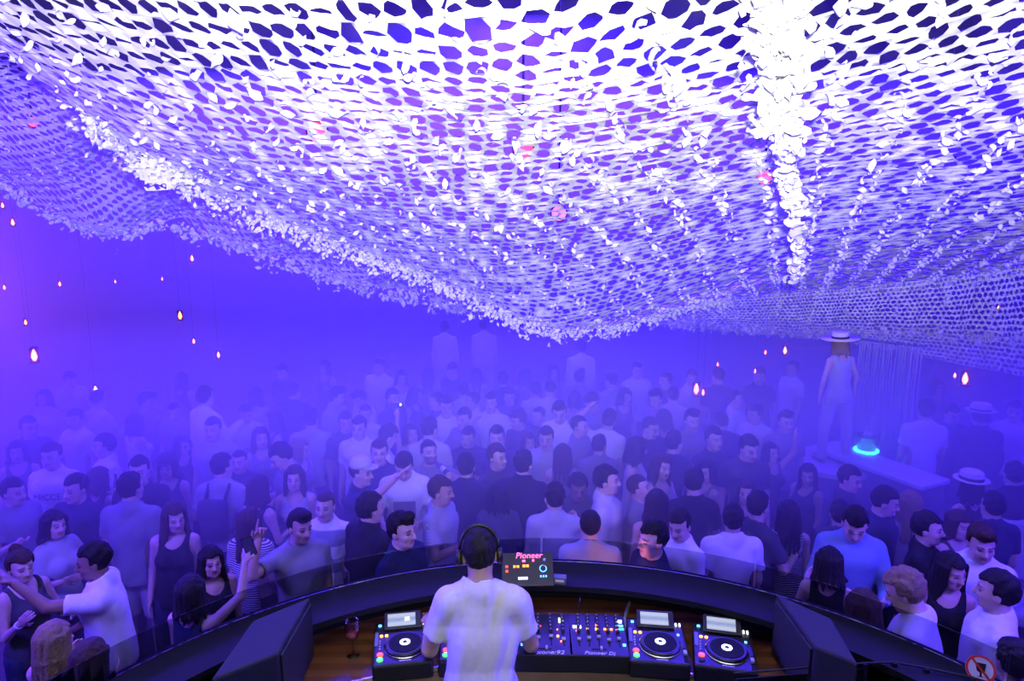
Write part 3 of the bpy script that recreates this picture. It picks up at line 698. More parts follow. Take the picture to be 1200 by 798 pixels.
class Skel:
    """joints of a figure that faces -y; sex 'm'/'w'; arm = ((upper dir),(forearm dir)) in the torso frame, +x is the figure's own left"""
    def __init__(s, sex='m', lean=0, tilt=0, twist=0, head=(0, 0, 0), armL=None, armR=None, legL=None, legR=None, build=1.0, crouch=0):
        s.sex = sex; w = sex == 'w'; s.build = build
        s.hip = np.array([0, 0, 0.95]); s.T = rotm(lean, tilt, twist)
        up = lambda p: s.hip + s.T @ (np.array(p, float) - s.hip)
        s.up = up
        s.shw = (0.150 if w else 0.176) * (0.5 + 0.5 * build)
        s.belly = up((0, 0, 1.09)); s.chest = up((0, 0.0, 1.29)); s.neck = up((0, 0.025, 1.47)); s.pelvis = s.hip
        s.H = s.T @ rotm(head[0], head[1], head[2])
        s.nb = up((0, 0.02, 1.50)); s.hc = s.nb + s.H @ np.array([0, -0.024, 0.132])
        s.sh = {}; s.el = {}; s.wr = {}; s.fd = {}
        ua, fa = (0.265, 0.235) if w else (0.285, 0.255)
        dflt = ((0.12, 0.03, -1), (0.05, -0.35, -0.9))
        for sg, arm in ((1, armL), (-1, armR)):
            arm = arm or dflt
            sh = up((sg * s.shw, 0.015, 1.405)); u = s.T @ (unit(arm[0]) * np.array([sg, 1, 1])); f = s.T @ (unit(arm[1]) * np.array([sg, 1, 1]))
            s.sh[sg] = sh; s.el[sg] = sh + u * ua; s.wr[sg] = s.el[sg] + f * fa; s.fd[sg] = f
            s.__dict__.setdefault('pal', {})[sg] = arm[2] if len(arm) > 2 else None
            s.__dict__.setdefault('hand', {})[sg] = arm[3] if len(arm) > 3 else 'relax'
        s.hp = {}; s.kn = {}; s.an = {}
        for sg, leg in ((1, legL), (-1, legR)):
            leg = leg or ((0.06, -0.02, -1), (0.03, 0.06, -1))
            hp = np.array([sg * (0.095 if w else 0.09), 0, 0.90]); k = hp + unit(leg[0]) * np.array([sg, 1, 1]) * 0.42
            a = k + unit(leg[1]) * np.array([sg, 1, 1]) * 0.41
            s.hp[sg] = hp; s.kn[sg] = k; s.an[sg] = a
        s.ground = min(s.an[1][2], s.an[-1][2]) - 0.075
        s.top = s.hc[2] + 0.125
    def bounds(s, pad=0.2):
        pts = np.array([s.hc, s.hip] + list(s.el.values()) + list(s.wr.values()) + list(s.an.values()) + [s.sh[1], s.sh[-1], s.kn[1], s.kn[-1]])
        return pts.min(0) - pad, pts.max(0) + pad

def add_hand(F, s, sg):
    """palm, four fingers of unequal length in two bends, thumb from the side of the palm"""
    w = s.wr[sg]; f = s.fd[sg]; sz = 0.92 if s.sex == 'w' else 1.0
    pn = s.pal[sg]
    pn = s.T @ (unit(pn) * np.array([sg, 1, 1])) if pn is not None else s.T @ np.array([-sg * 1.0, 0.25, 0.1])
    pn = unit(pn - f * (pn @ f)); side = np.cross(f, pn) * sg      # thumb side
    pc = w + f * 0.055 * sz
    Mh = np.stack([side, pn, f], 1)
    F.ell(pc, (0.041 * sz, 0.017 * sz, 0.052 * sz), Mh, k=0.015)
    mode = s.hand[sg]
    for i, (o, L) in enumerate(((0.030, 0.070), (0.010, 0.078), (-0.011, 0.073), (-0.030, 0.058))):
        L *= sz; base = pc + side * o * sz + f * 0.040 * sz
        c1, c2 = {'relax': (0.35, 0.8), 'open': (0.05, 0.12), 'grip': (0.85, 2.1), 'fist': (1.3, 2.9), 'point': (1.3, 2.9)}[mode]
        if mode == 'point' and i == 0: c1, c2 = 0.02, 0.05
        spread = side * o * (3.0 if mode == 'open' else 0.8)
        d1 = unit(f * math.cos(c1) + pn * math.sin(c1) + spread); d2 = unit(f * math.cos(c2) + pn * math.sin(c2) + spread)
        m = base + d1 * L * 0.52
        F.cone(base, m, 0.0095 * sz, 0.0088 * sz, k=0.005); F.cone(m, m + d2 * L * 0.48, 0.0088 * sz, 0.0072 * sz, k=0.004)
    tb = w + f * 0.030 + side * 0.030 * sz; tm = tb + unit(side * 0.8 + f * 0.7 + pn * (0.5 if mode != 'open' else 0.1)) * 0.036 * sz
    F.cone(tb, tm, 0.0125 * sz, 0.0105 * sz, k=0.01)
    F.cone(tm, tm + unit(f * 0.9 + side * (0.2 if mode != 'grip' else -0.2) + pn * (0.3 if mode != 'open' else 0)) * 0.030 * sz, 0.0105 * sz, 0.008 * sz, k=0.005)

def add_head(F, s, face=True):
    H, c = s.H, s.hc; w = s.sex == 'w'; q = 0.95 if w else 1.0
    h = lambda x, y, z: c + H @ (np.array([x, y, z]) * q)
    F.cone(s.neck, h(0, 0.02, -0.05), 0.050 if w else 0.061, 0.047 if w else 0.057, k=0.03)
    F.ell(h(0, 0.014, 0.030), np.array((0.076, 0.096, 0.092)) * q, H, k=0.01)
    F.ell(h(0, -0.022, -0.035), np.array((0.062, 0.066, 0.080)) * q, H, k=0.03)
    F.cone(h(-0.028, -0.045, -0.085), h(0.028, -0.045, -0.085), 0.026 * q, 0.026 * q, k=0.03)       # jaw
    F.ell(h(0, -0.068, -0.096), np.array((0.022, 0.018, 0.018)) * q, H, k=0.02)
    for sg in (-1, 1):
        F.ell(h(sg * 0.077, 0.012, -0.012), np.array((0.010, 0.020, 0.031)) * q, H, k=0.008)         # ear
        F.ell(h(sg * 0.040, -0.055, -0.030), np.array((0.022, 0.024, 0.022)) * q, H, k=0.02)         # cheek
        F.ell(h(sg * 0.031, -0.096, 0.002), np.array((0.019, 0.017, 0.012)) * q, H, k=0.014, op='cut')
        F.cone(h(sg * 0.014, -0.083, 0.020), h(sg * 0.048, -0.070, 0.020), 0.010 * q, 0.008 * q, k=0.012)
        F.ell(h(sg * 0.031, -0.0735, 0.001), np.array((0.014, 0.012, 0.010)) * q, H, k=0.003)        # eyeball with lids
    F.cone(h(0, -0.084, 0.010), h(0, -0.107, -0.030), 0.009 * q, 0.0135 * q, k=0.012)                 # nose
    F.cone(h(-0.011, -0.090, -0.036), h(0.011, -0.090, -0.036), 0.010 * q, 0.010 * q, k=0.008)
    F.cone(h(-0.018, -0.077, -0.060), h(0.018, -0.077, -0.060), 0.0085 * q, 0.0085 * q, k=0.006)      # upper lip
    F.cone(h(-0.014, -0.077, -0.073), h(0.014, -0.077, -0.073), 0.009 * q, 0.009 * q, k=0.006)

def add_trunk(F, s, inf=0.0, k=0.06, bust=True):
    b = s.build; w = s.sex == 'w'; T = s.T; up = s.up
    cx = (0.135 if w else 0.172) * (0.6 + 0.4 * b)
    F.ell(s.chest, np.array((cx, 0.100 * b if w else 0.113 * b, 0.185)) + inf, T, k=k)
    F.ell(up((0, 0.0, 1.10)), np.array(((0.115 if w else 0.140) * b, 0.095 * b, 0.17)) + inf, T, k=k)
    F.ell(s.hip + np.array([0, 0.01, -0.01]), np.array((0.158 if w else 0.155, 0.115, 0.12)) + inf, None, k=k)
    F.cone(up((-s.shw * 0.85, 0.015, 1.398)), up((s.shw * 0.85, 0.015, 1.398)), 0.048 + inf, 0.048 + inf, k=0.05)
    for sg in (-1, 1): F.cone(up((sg * 0.03, 0.025, 1.475)), up((sg * s.shw * 0.9, 0.018, 1.412)), 0.045 + inf * .7, 0.040 + inf * .7, k=0.04)
    if w and bust:
        for sg in (-1, 1): F.ell(up((sg * 0.068, -0.085, 1.28)), np.array((0.062, 0.058, 0.062)) + inf, T, k=0.03)
    else:
        for sg in (-1, 1): F.ell(up((sg * 0.075, -0.075, 1.34)), np.array((0.075, 0.040, 0.055)) + inf, T, k=0.05)
def body_mesh(s, step=0.02, fine=0.009, name='body'):
    lo, hi = s.bounds(0.17)
    hw = np.array((0.13, 0.15, 0.17)); fb = [(s.hc - hw, s.hc + hw, fine)]
    for sg in (1, -1):
        pc = s.wr[sg] + s.fd[sg] * 0.09
        if fine < 0.011: fb.append((pc - 0.11, pc + 0.11, fine))
    lo[2] = s.ground - 0.03; hi[2] = max(hi[2], s.top + 0.03)
    F = Field(lo, hi, step, fb); w = s.sex == 'w'; b = s.build
    add_trunk(F, s)
    for sg in (1, -1):
        F.cone(s.sh[sg], s.el[sg], (0.043 if w else 0.054) * b, (0.033 if w else 0.041) * b, k=0.035)
        F.cone(s.el[sg], s.wr[sg], (0.034 if w else 0.042) * b, (0.024 if w else 0.028), k=0.012)
        F.cone(s.hp[sg], s.kn[sg], 0.088 if w else 0.085, 0.055, k=0.03)
        F.cone(s.kn[sg], s.an[sg], 0.056, 0.036, k=0.012)
        F.cone(s.an[sg] + np.array([0, 0.03, -0.045]), s.an[sg] + np.array([sg * 0.02, -0.16, -0.05]), 0.036, 0.028, k=0.03)
    add_head(F, s)
    for sg in (1, -1): add_hand(F, s, sg)
    V, Q = F.surface(); me = mesh_np(name, V, Q)
    # own colours of the face: brows, eyes, lips
    L = (V - s.hc) @ s.H / (0.95 if w else 1.0); colr = np.ones((len(V), 4), np.float32); ax = np.abs(L[:, 0])
    front = L[:, 1] < -0.05
    brow = front & (ax > 0.012) & (ax < 0.052) & (np.abs(L[:, 2] - 0.026 + 0.1 * (ax - .03)) < 0.006); colr[brow, :3] = 0.25
    eye = front & (ax > 0.017) & (ax < 0.046) & (np.abs(L[:, 2] - 0.001) < 0.007); colr[eye, :3] = 0.22
    lip = front & (ax < 0.024) & (np.abs(L[:, 2] + 0.066) < 0.013) & (L[:, 1] < -0.072); colr[lip, :3] = (0.78, 0.48, 0.50)
    if getattr(s, 'beard', False):
        bd = (L[:, 1] < -0.015) & (L[:, 2] < -0.030) & (L[:, 2] > -0.125) & (ax < 0.075) & ~lip & ~((ax < 0.016) & (L[:, 2] > -0.046)); colr[bd, :3] = 0.30
    shoe = V[:, 2] < s.ground + 0.085; colr[shoe, :3] = 0.06
    at = me.color_attributes.new('feat', 'FLOAT_COLOR', 'POINT'); at.data.foreach_set('color', colr.ravel())
    return me
def folds(seed, amp, kk=(13, 11, 17)):
    g = np.random.default_rng(seed); ks = [(g.normal(0, 1, 3) * np.array(kk), g.uniform(0, 6.28), g.uniform(.5, 1)) for _ in range(5)]
    def fn(x, y, z):
        o = 0
        for k, ph, a in ks: o = o + a * (1 - 2 * np.abs(np.sin(0.5 * (k[0] * x + k[1] * y + k[2] * z) + ph)))
        return amp * o / 1.8
    return fn
def shirt_mesh(s, kind='tee', step=0.016, seed=1, hem=0.84, inf=0.014, sleeve=0.62, name='shirt', amp=0.006, neck_r=0.078, kk=(20, 16, 16)):
    """tee, shirt (long sleeve), tank, dress"""
    lo, hi = s.bounds(0.16); lo[2] = min(hem - 0.1, min(s.el[1][2], s.el[-1][2]) - 0.1) ; hi[2] = max(s.sh[1][2], s.sh[-1][2], s.el[1][2], s.el[-1][2], s.wr[1][2], s.wr[-1][2]) + 0.15
    if kind == 'dress': hem = 0.62; lo[2] = 0.5
    F = Field(lo, hi, step); up = s.up; w = s.sex == 'w'; b = s.build
    add_trunk(F, s, inf=inf, k=0.07)
    if kind in ('tee', 'shirt'):      # cloth falls straight from chest to hem
        F.cone(up((0, 0.005, 1.22)), np.array([0, 0.008, hem - 0.02]) , 0.150 * b + inf * .5, (0.188 if not w else 0.175) * b, k=0.06, flat=(s.T[:, 1], 0.80))
    if kind == 'tank':
        F.cone(up((0, 0.0, 1.15)), np.array([0, 0.008, hem - 0.02]), 0.115, 0.172, k=0.06, flat=(s.T[:, 1], 0.80))
    if kind == 'dress':
        F.cone(s.hip, s.hip + np.array([0, 0, -0.4]), 0.15, 0.19, k=0.08, flat=(np.array([0, 1, 0]), 0.8))
    for sg in (1, -1):
        if kind in ('tee', 'shirt'):
            t = sleeve if kind == 'tee' else 1.0
            e = s.sh[sg] + (s.el[sg] - s.sh[sg]) * t
            F.cone(s.sh[sg], e, 0.051 * b + inf * .4, (0.056 if t < 1 else 0.048) * b + inf * .6, k=0.035)
            if kind == 'shirt':
                F.cone(s.el[sg], s.wr[sg], 0.049 * b + inf * .4, 0.036 + inf * .5, k=0.015)
    if kind in ('tee', 'shirt'): F.cone(s.neck, s.neck + (s.hc - s.neck) * 0.42, (0.052 if w else 0.063) + inf * 0.9, (0.050 if w else 0.060) + inf * 0.9, k=0.035)
    F.ripple(folds(seed, amp, kk))
    # hem, sleeve ends, neck opening
    F.half((0, 0, hem), (0, 0, -1))
    for sg in (1, -1):
        if kind == 'tee':
            d = unit(s.el[sg] - s.sh[sg]); e = s.sh[sg] + (s.el[sg] - s.sh[sg]) * sleeve
            F.cone(e + d * 0.115, e + d * 0.30, 0.115, 0.13, k=0.006, op='cut')
        if kind in ('tank', 'dress'):
            o = s.T @ np.array([sg, 0, 0])
            F.ell(s.sh[sg] + o * 0.045 + s.T @ np.array([0, 0, -0.01]), (0.085, 0.13, 0.135), s.T, k=0.01, op='cut')
            F.ell(up((sg * 0.0, -0.03, 1.50)), (0.088, 0.17, 0.13 if kind == 'tank' else 0.16), s.T, k=0.01, op='cut')
    if kind in ('tee', 'shirt'):
        u_ = 0.0 if kind == 'tee' else 0.012
        F.ell(up((0, -0.045, 1.598 + u_)), (0.122, 0.135, 0.104), s.T @ rotm(-8), k=0.005, op='cut')
    else: F.cone(up((0, -0.010, 1.56)), up((0, -0.05, 1.76)), neck_r, neck_r + 0.03, k=0.006, op='cut')
    V, Q = F.surface(); return mesh_np(name, V, Q)
def trouser_mesh(s, short=False, step=0.024, name='trousers', seed=3):
    lo, hi = s.bounds(0.16); lo[2] = s.ground - 0.02; hi[2] = 1.12
    F = Field(lo, hi, step); F.ell(s.hip + np.array([0, 0.01, -0.01]), (0.163, 0.122, 0.12), None, k=0.05)
    for sg in (1, -1):
        F.cone(s.hp[sg], s.kn[sg], 0.100, 0.072 if not short else 0.09, k=0.03)
        if not short: F.cone(s.kn[sg], s.an[sg], 0.070, 0.062, k=0.02)
    F.ripple(folds(seed, 0.005)); F.half((0, 0, 0.97), (0, 0, 1))
    F.half((0, 0, 0.50 if short else s.ground + 0.06), (0, 0, -1))
    V, Q = F.surface(); return mesh_np(name, V, Q)
def hair_mesh(s, style='short', step=0.009, seed=2, name='hair'):
    H, c = s.H, s.hc; w = s.sex == 'w'; q = 0.95 if w else 1.0; g = np.random.default_rng(seed)
    h = lambda x, y, z: c + H @ (np.array([x, y, z]) * q)
    pad = {'long': 0.50, 'bob': 0.32, 'bun': 0.24}.get(style, 0.19)
    lo = c - np.array((0.19, 0.19, pad)); hi = c + np.array((0.19, 0.19, 0.22)); F = Field(lo, hi, step)
    th = {'buzz': 0.006, 'crop': 0.011, 'short': 0.018, 'curly': 0.020, 'quiff': 0.019}.get(style, 0.020)
    thv = np.array((0.55, 0.75, 1.2)) * th if style in ('short', 'quiff', 'crop') else th
    F.ell(h(0, 0.018, 0.032), (np.array((0.076, 0.098, 0.092)) * q + thv), H, k=0.004)
    if style == 'quiff':
        F.ell(h(0, -0.050, 0.118), np.array((0.058, 0.050, 0.034)) * q, H, k=0.02)
    if style == 'curly':
        for _ in range(70):
            v = unit(g.normal(size=3)); v[2] = abs(v[2]) * 1.0 - 0.15
            F.ell(h(v[0] * 0.086, 0.022 + v[1] * 0.100, 0.048 + v[2] * 0.098), np.full(3, 0.021), None, k=0.007)
    if style == 'bun':
        F.ell(h(0, 0.075, 0.125), (0.045, 0.045, 0.042), H, k=0.01)
    # cut the face clear: keep what lies above the hairline or behind the ears
    X, Y, Z = F.ax[0][:, None, None] - c[0], F.ax[1][None, :, None] - c[1], F.ax[2][None, None, :] - c[2]
    x = (X * H[0, 0] + Y * H[1, 0] + Z * H[2, 0]) / q; y = (X * H[0, 1] + Y * H[1, 1] + Z * H[2, 1]) / q; z = (X * H[0, 2] + Y * H[1, 2] + Z * H[2, 2]) / q
    above = (0.070 if style not in ('bob',) else 0.066) - z - 0.35 * np.clip(y + 0.05, 0, 1) + 0.30 * np.clip(np.abs(x) - 0.035, 0, 1) * (y < 0)
    behind = np.maximum(-(y - 0.028), -(z + (0.085 if style in ('short', 'buzz', 'quiff', 'curly', 'crop') else 0.12)))
    side = np.maximum(np.maximum(-(y + 0.012), -(z - 0.004)), 0.04 - np.abs(x))
    F.D = np.maximum(F.D, np.minimum(np.minimum(above, behind), side).astype(np.float32) * q)
    if style in ('long', 'bob'):
        L = 0.34 if style == 'long' else 0.15
        for i in range(19):
            a = R(-118 + 236 * i / 18 + g.uniform(-4, 4)); rx, ry = 0.083, 0.098
            p0 = h(rx * math.sin(a), 0.012 + ry * math.cos(a), 0.055); p1 = h(rx * 1.10 * math.sin(a), 0.022 + ry * 1.05 * math.cos(a), -0.09)
            l = L * g.uniform(0.82, 1.05) * (1 if abs(a) < 1.7 else 0.85); out = 1.25 + 0.2 * g.uniform()
            p2 = p1 + s.T @ np.array([0.03 * math.sin(a), 0.012 + 0.018 * math.cos(a), -l + 0.08]); p2 = p2 + g.normal(0, 0.007, 3)
            F.cone(p0, p1, 0.022, 0.021, k=0.008); F.cone(p1, p2, 0.021, 0.011, k=0.008)
    amp = {'buzz': 0.001, 'crop': 0.003, 'short': 0.004, 'quiff': 0.004, 'curly': 0.003}.get(style, 0.0035)
    ks = [(g.normal(0, 1, 3) * 90, g.uniform(0, 6)) for _ in range(4)]
    F.ripple(lambda a, b, d: amp * sum(np.sin(k[0] * a + k[1] * b + k[2] * (0.25 if style in ('long', 'bob') else 1) * d + p) for k, p in ks) / 2)
    V, Q = F.surface(); return mesh_np(name, V, Q)

SKIN = {'fair': (0.62, 0.42, 0.33), 'tan': (0.50, 0.32, 0.23), 'brown': (0.26, 0.15, 0.10)}
CLOTH = {'white': (0.80, 0.80, 0.80), 'offwhite': (0.62, 0.60, 0.58), 'lightgrey': (0.44, 0.44, 0.46), 'grey': (0.24, 0.24, 0.26), 'black': (0.018, 0.018, 0.022),
         'navy': (0.03, 0.035, 0.08), 'charcoal': (0.06, 0.06, 0.07), 'denim': (0.16, 0.24, 0.42), 'red': (0.30, 0.05, 0.06), 'skyblue': (0.20, 0.30, 0.48)}
HAIRC = {'black': (0.012, 0.010, 0.010), 'brown': (0.05, 0.028, 0.018), 'blond': (0.22, 0.15, 0.075)}
def skin_mat(k): return mat('skin_' + k, SKIN[k], 0.5, noise=0.08, scale=30, attr='feat')
def cloth_mat(k):
    if k == 'striped': return mat('cloth_striped', (0.75, 0.75, 0.75), 0.9, stripes=((0.03, 0.03, 0.05), 16.0), bump=0.1)
    if k == 'block': return mat('cloth_block', (0.80, 0.80, 0.80), 0.9, stripes=((0.20, 0.22, 0.30), 1.25), bump=0.1)
    if k == 'dots': return mat('cloth_dots', (0.05, 0.05, 0.08), 0.9, noise=2.5, scale=70, bump=0.1)
    if k == 'check': return mat('cloth_check', (0.45, 0.45, 0.5), 0.9, stripes=((0.25, 0.27, 0.35), 30.0, 'X'), bump=0.1)
    return mat('cloth_' + k, CLOTH[k], 0.92, noise=0.08, scale=40, bump=0.15, spec=0.2)
def hair_mat(k): return mat('hair_' + k, HAIRC[k], 0.72, noise=0.5, scale=75, bump=0.5, spec=0.3)

def obj_mat(o, m):
    o.material_slots[0].link = 'OBJECT'; o.material_slots[0].material = m
MCACHE = {}
def cached(key, fn):
    if key not in MCACHE:
        me = fn(); me.materials.append(None); MCACHE[key] = me
    return MCACHE[key]
def person(label, pos, face, skel_key, skel, shirt=('tee', 'white'), legs=('trousers', 'navy'), hair=('short', 'brown'), skin='fair',
           height=1.75, lod=0, group='people on the dance floor', floor_z=0.0, shirt_kw=None, name='person'):
    """face: 0 looks at the camera, 90 looks to picture right, 180 shows the back"""
    s = skel; st = {0: (0.024, 0.0115, 0.020, 0.028, 0.0125), 1: (0.017, 0.0072, 0.015, 0.022, 0.0085), 2: (0.012, 0.006, 0.0095, 0.02, 0.006)}[lod]
    shirt_kw = shirt_kw or {}
    b = link(name, cached((skel_key, lod, 'body'), lambda: body_mesh(s, st[0], st[1], name='person_body')))
    obj_mat(b, skin_mat(skin))
    sc = height / (s.top - s.ground)
    b.scale = (sc, sc, sc); b.rotation_euler = (0, 0, R(face)); b.location = (pos[0], pos[1], floor_z - s.ground * sc)
    if shirt:
        o = link('shirt' if shirt[0] != 'dress' else 'dress', cached((skel_key, lod, shirt[0], str(shirt_kw)), lambda: shirt_mesh(s, shirt[0], st[2], seed=sum(map(ord, skel_key)) % 97, **shirt_kw)), parent=b); obj_mat(o, cloth_mat(shirt[1]))
    if legs:
        o = link(legs[0], cached((skel_key, lod, legs[0]), lambda: trouser_mesh(s, legs[0] == 'shorts', st[3])), parent=b); obj_mat(o, cloth_mat(legs[1]))
    if hair:
        o = link('hair', cached((skel_key, lod, 'hair', hair[0]), lambda: hair_mesh(s, hair[0], st[4])), parent=b); obj_mat(o, hair_mat(hair[1]))
    tag(b, label, 'person', group)
    return b
# ---------------------------------------------------------------- the crowd
SK = {
 'mA': Skel('m'),
 'mB': Skel('m', armR=((.25, -.3, -.9), (-.15, -.8, .45), None, 'grip'), head=(4, 0, 10)),
 'mC': Skel('m', head=(8, 4, -28), armL=((.3, .1, -.9), (-.2, -.5, -.6))),
 'mD': Skel('m', head=(14, -3, 24), twist=8),
 'mE': Skel('m', lean=6, head=(22, 0, 0), armL=((.25, -.35, -.9), (-.2, -.8, .2)), armR=((.25, -.35, -.9), (-.2, -.8, .2))),
 'mF': Skel('m', armR=((.5, -.2, .7), (-.1, -.2, 1), None, 'open'), head=(-4, 0, 8)),
 'mG': Skel('m', armR=((.55, -.3, .5), (-.2, -.2, 1), None, 'open'), armL=((.55, -.3, .5), (-.3, -.2, 1), None, 'open')),
 'mH': Skel('m', build=1.12, head=(2, 0, -8)),
 'wA': Skel('w'),
 'wB': Skel('w', armL=((.25, -.3, -.9), (-.15, -.7, .6)), armR=((.2, -.1, -.95), (-.1, -.6, .2)), head=(3, 4, -12)),
 'wC': Skel('w', head=(6, -5, 28), tilt=3),
 'wD': Skel('w', armL=((.5, -.2, .7), (-.15, -.2, 1), None, 'open'), head=(-4, 0, 0)),
}
PLACED = []
def place(px, py, hgt, key, face, lo=-0.10, hi=0.10, fz=0.0, fixed=False):
    """stand a figure so its crown is seen at the pixel; its height is nudged to keep clear of neighbours"""
    s = SK[key]; best = None
    cand = [hgt + d for d in (np.linspace(-0.06, 0.06, 7) if fixed else np.linspace(lo - 0.04, hi, 13))]
    for h in cand:
      for dx in ((0,) if fixed else (-9, -4, 0, 4, 9)):
        sc = h / (s.top - s.ground); w = Pz(px + dx, py, fz + h + 0.012)
        off = s.hc.copy(); off[2] = 0; c, n = math.cos(R(face)), math.sin(R(face))
        x = w.x - sc * (c * off[0] - n * off[1]); y = w.y - sc * (n * off[0] + c * off[1])
        dmin = min([math.hypot((x - a), (y - b)) for a, b in PLACED] + [0.56])
        score = dmin - abs(h - hgt) * 0.25 - abs(dx) * 0.004
        if best is None or score > best[0]: best = (score, x, y, h)
    PLACED.append((best[1], best[2])); return best[1:]
def guest(px, py, face, key, sh, hair, label, hgt=None, skin='fair', legs=('trousers', 'navy'), lod=None, fixed=False, fz=0.0, group='people on the dance floor', kw=None):
    s = SK[key]; hgt = hgt or (1.77 if s.sex == 'm' else 1.66)
    x, y, h = place(px, py, hgt, key, face, fz=fz, fixed=fixed)
    if lod is None: lod = 1 if key not in BASE else 0
    LAST[0] = person(label, (x, y), face, key, s, shirt=sh, legs=legs, hair=hair, skin=skin, height=h, lod=lod, floor_z=fz, group=group, shirt_kw=kw)
    return LAST[0]
LAST = [None]
BASE = set(SK)
BASE_NEAR = {}
T, S_, K, DR = 'tee', 'shirt', 'tank', 'dress'

# ---- the DJ
SK['dj'] = Skel('m', lean=5, head=(12, 2, 3), armL=((.30, -.15, -.94), (.12, -.97, .0), (0, 0, -1), 'relax'), armR=((.27, -.28, -.92), (-.30, -.93, .05), (0, 0, -1), 'relax'), build=0.96)
dj = person('DJ in a white tee seen from behind, wearing headphones at the booth desk', (-0.155, 3.08), 180, 'dj', SK['dj'], shirt=('tee', 'white'), legs=('trousers', 'black'), hair=('crop', 'black'), skin='tan',
            height=1.77, lod=2, floor_z=PLAT_Z, group=None, shirt_kw=dict(amp=0.010, hem=0.80, inf=0.014, sleeve=0.60, kk=(38, 25, 14)))
PLACED.append((-0.155, 3.02))
_s = SK['dj']; _H = Matrix(_s.H.tolist()).to_4x4(); _H.translation = Vector(_s.hc)
hp = MB()
hp.tube([_H @ Vector((0.098 * math.cos(a), 0.012, 0.022 + 0.122 * math.sin(a))) for a in np.linspace(0.05, math.pi - 0.05, 16)], 0.009, 8)
band = hp.build('headphones', mat('headphone_black', (0.02, 0.02, 0.022), 0.35), dj, True)
for sg_ in (-1, 1):
    cup = MB().lathe([(0.030, -0.014), (0.040, -0.008), (0.040, 0.008), (0.032, 0.016)], 20, (0, 0, 0), (Matrix(_s.H.tolist()) @ Matrix.Rotation(R(90), 3, 'Y'))).build('ear_cup', MATS['headphone_black'], band, True, loc=_H @ Vector((sg_ * 0.100, 0.010, -0.008)))

# ---- people close to the booth, each in a pose of its own
SK['reach'] = Skel('m', lean=4, head=(4, 0, 8), armL=((.15, -.88, .22), (-.12, -.62, .78), (0, -.5, -.6), 'open'), armR=((.2, -.2, -.95), (0, -.7, -.3)))
guest(106, 636, -70, 'reach', (T, 'white'), ('short', 'black'), 'man in white tee stretching his arm out towards the woman with a choker', skin='brown', fixed=True, legs=('trousers', 'denim'))
SK['touch'] = Skel('w', head=(6, 0, -8), armR=((.15, -.25, -.95), (-.05, -.75, .65), None, 'relax'), armL=((.2, -.3, -.9), (-.2, -.8, .3)))
lw = guest(22, 644, 66, 'touch', (K, 'charcoal'), ('bun', 'brown'), 'woman in profile with a white choker and bracelet, hair pinned up', fixed=True)
_c = SK['touch']; MB().lathe([(0.050, -0.008), (0.053, -0.008), (0.053, 0.008), (0.050, 0.008)], 24, _c.neck + np.array([0, 0, 0.012]), ring=True).build('choker', M_print, lw)
_d = Vector(_c.fd[-1]); MB().lathe([(0.025, -0.012), (0.030, -0.012), (0.030, 0.012), (0.025, 0.012)], 20, _c.wr[-1] - _c.fd[-1] * 0.02, _d.to_track_quat('Z', 'Y').to_matrix(), ring=True).build('bracelet', M_print, lw)
guest(62, 597, 75, 'wB', (T, 'lightgrey'), ('bob', 'black'), 'woman in light grey top in profile, behind the choker woman', lod=1, fixed=True)
guest(86, 556, -8, 'mH', (T, 'navy'), ('short', 'black'), 'short-haired man in dark tee in front of the NICCE shirt', lod=1)
nm = guest(58, 519, 6, 'mA', (T, 'white'), ('short', 'brown'), 'man in white tee printed NICCE', hgt=1.80)
guest(152, 553, 178, 'mH', (T, 'grey'), ('short', 'black'), 'broad man in grey tee and pale shorts with his back turned', hgt=1.84, legs=('shorts', 'offwhite'), lod=1, fixed=True)
guest(203, 589, 14, 'wC', (K, 'black'), ('long', 'brown'), 'long-haired woman in black tank top glancing to the side, right of the grey tee man', lod=1, fixed=True)
SK['phone'] = Skel('w', lean=2, head=(-6, 0, 20), armR=((.45, -.45, .50), (.02, -.25, 1), (0, -1, 0), 'grip'), armL=((.2, -.2, -.9), (-.1, -.6, .1)))
ph_owner = guest(222, 672, 165, 'phone', (K, 'navy'), ('bob', 'black'), 'dark-haired woman in front of the booth holding a phone up high', fixed=True)
guest(246, 640, 40, 'wA', (K, 'black'), ('long', 'black'), 'dark-haired woman just behind the raised phone arm', lod=1, fixed=True, skin='tan')
guest(292, 594, 172, 'wA', (T, 'striped'), ('long', 'brown'), 'woman in striped top with long straight hair down her back, beside the pointing man', lod=1, fixed=True)
SK['point'] = Skel('m', head=(3, 4, 18), armR=((.62, -.55, .02), (-.30, .10, 1), (0, -1, 0), 'point'))
guest(351, 598, 30, 'point', (T, 'grey'), ('quiff', 'black'), 'man in grey tee pointing one finger straight up', skin='tan', fixed=True)
guest(380, 576, -4, 'mA', (T, 'block'), ('buzz', 'brown'), 'man with cropped hair in white tee with a grey block, beside the pointing man', lod=1, fixed=True)
guest(434, 576, 140, 'mH', (S_, 'black'), ('short', 'black'), 'man in black sweater turned away, right of the block tee man', lod=1, fixed=True)
guest(471, 601, 62, 'mA', (T, 'navy'), ('quiff', 'black'), 'man in dark tee in profile with a tall quiff, close behind the booth screen', lod=1, fixed=True)
guest(517, 558, 70, 'mB', (T, 'check'), ('short', 'brown'), 'man in pale checked tee facing sideways, above the DJ', lod=1, skin='tan')
guest(62, 727, 170, 'wB', (K, 'charcoal'), ('long', 'blond'), 'fair long-haired woman seen from behind in the bottom corner', lod=1, fixed=True)
guest(104, 748, 150, 'wC', (K, 'black'), ('bob', 'brown'), 'short brown-haired woman seen from behind next to the fair long-haired woman', lod=1, fixed=True, hgt=1.57)
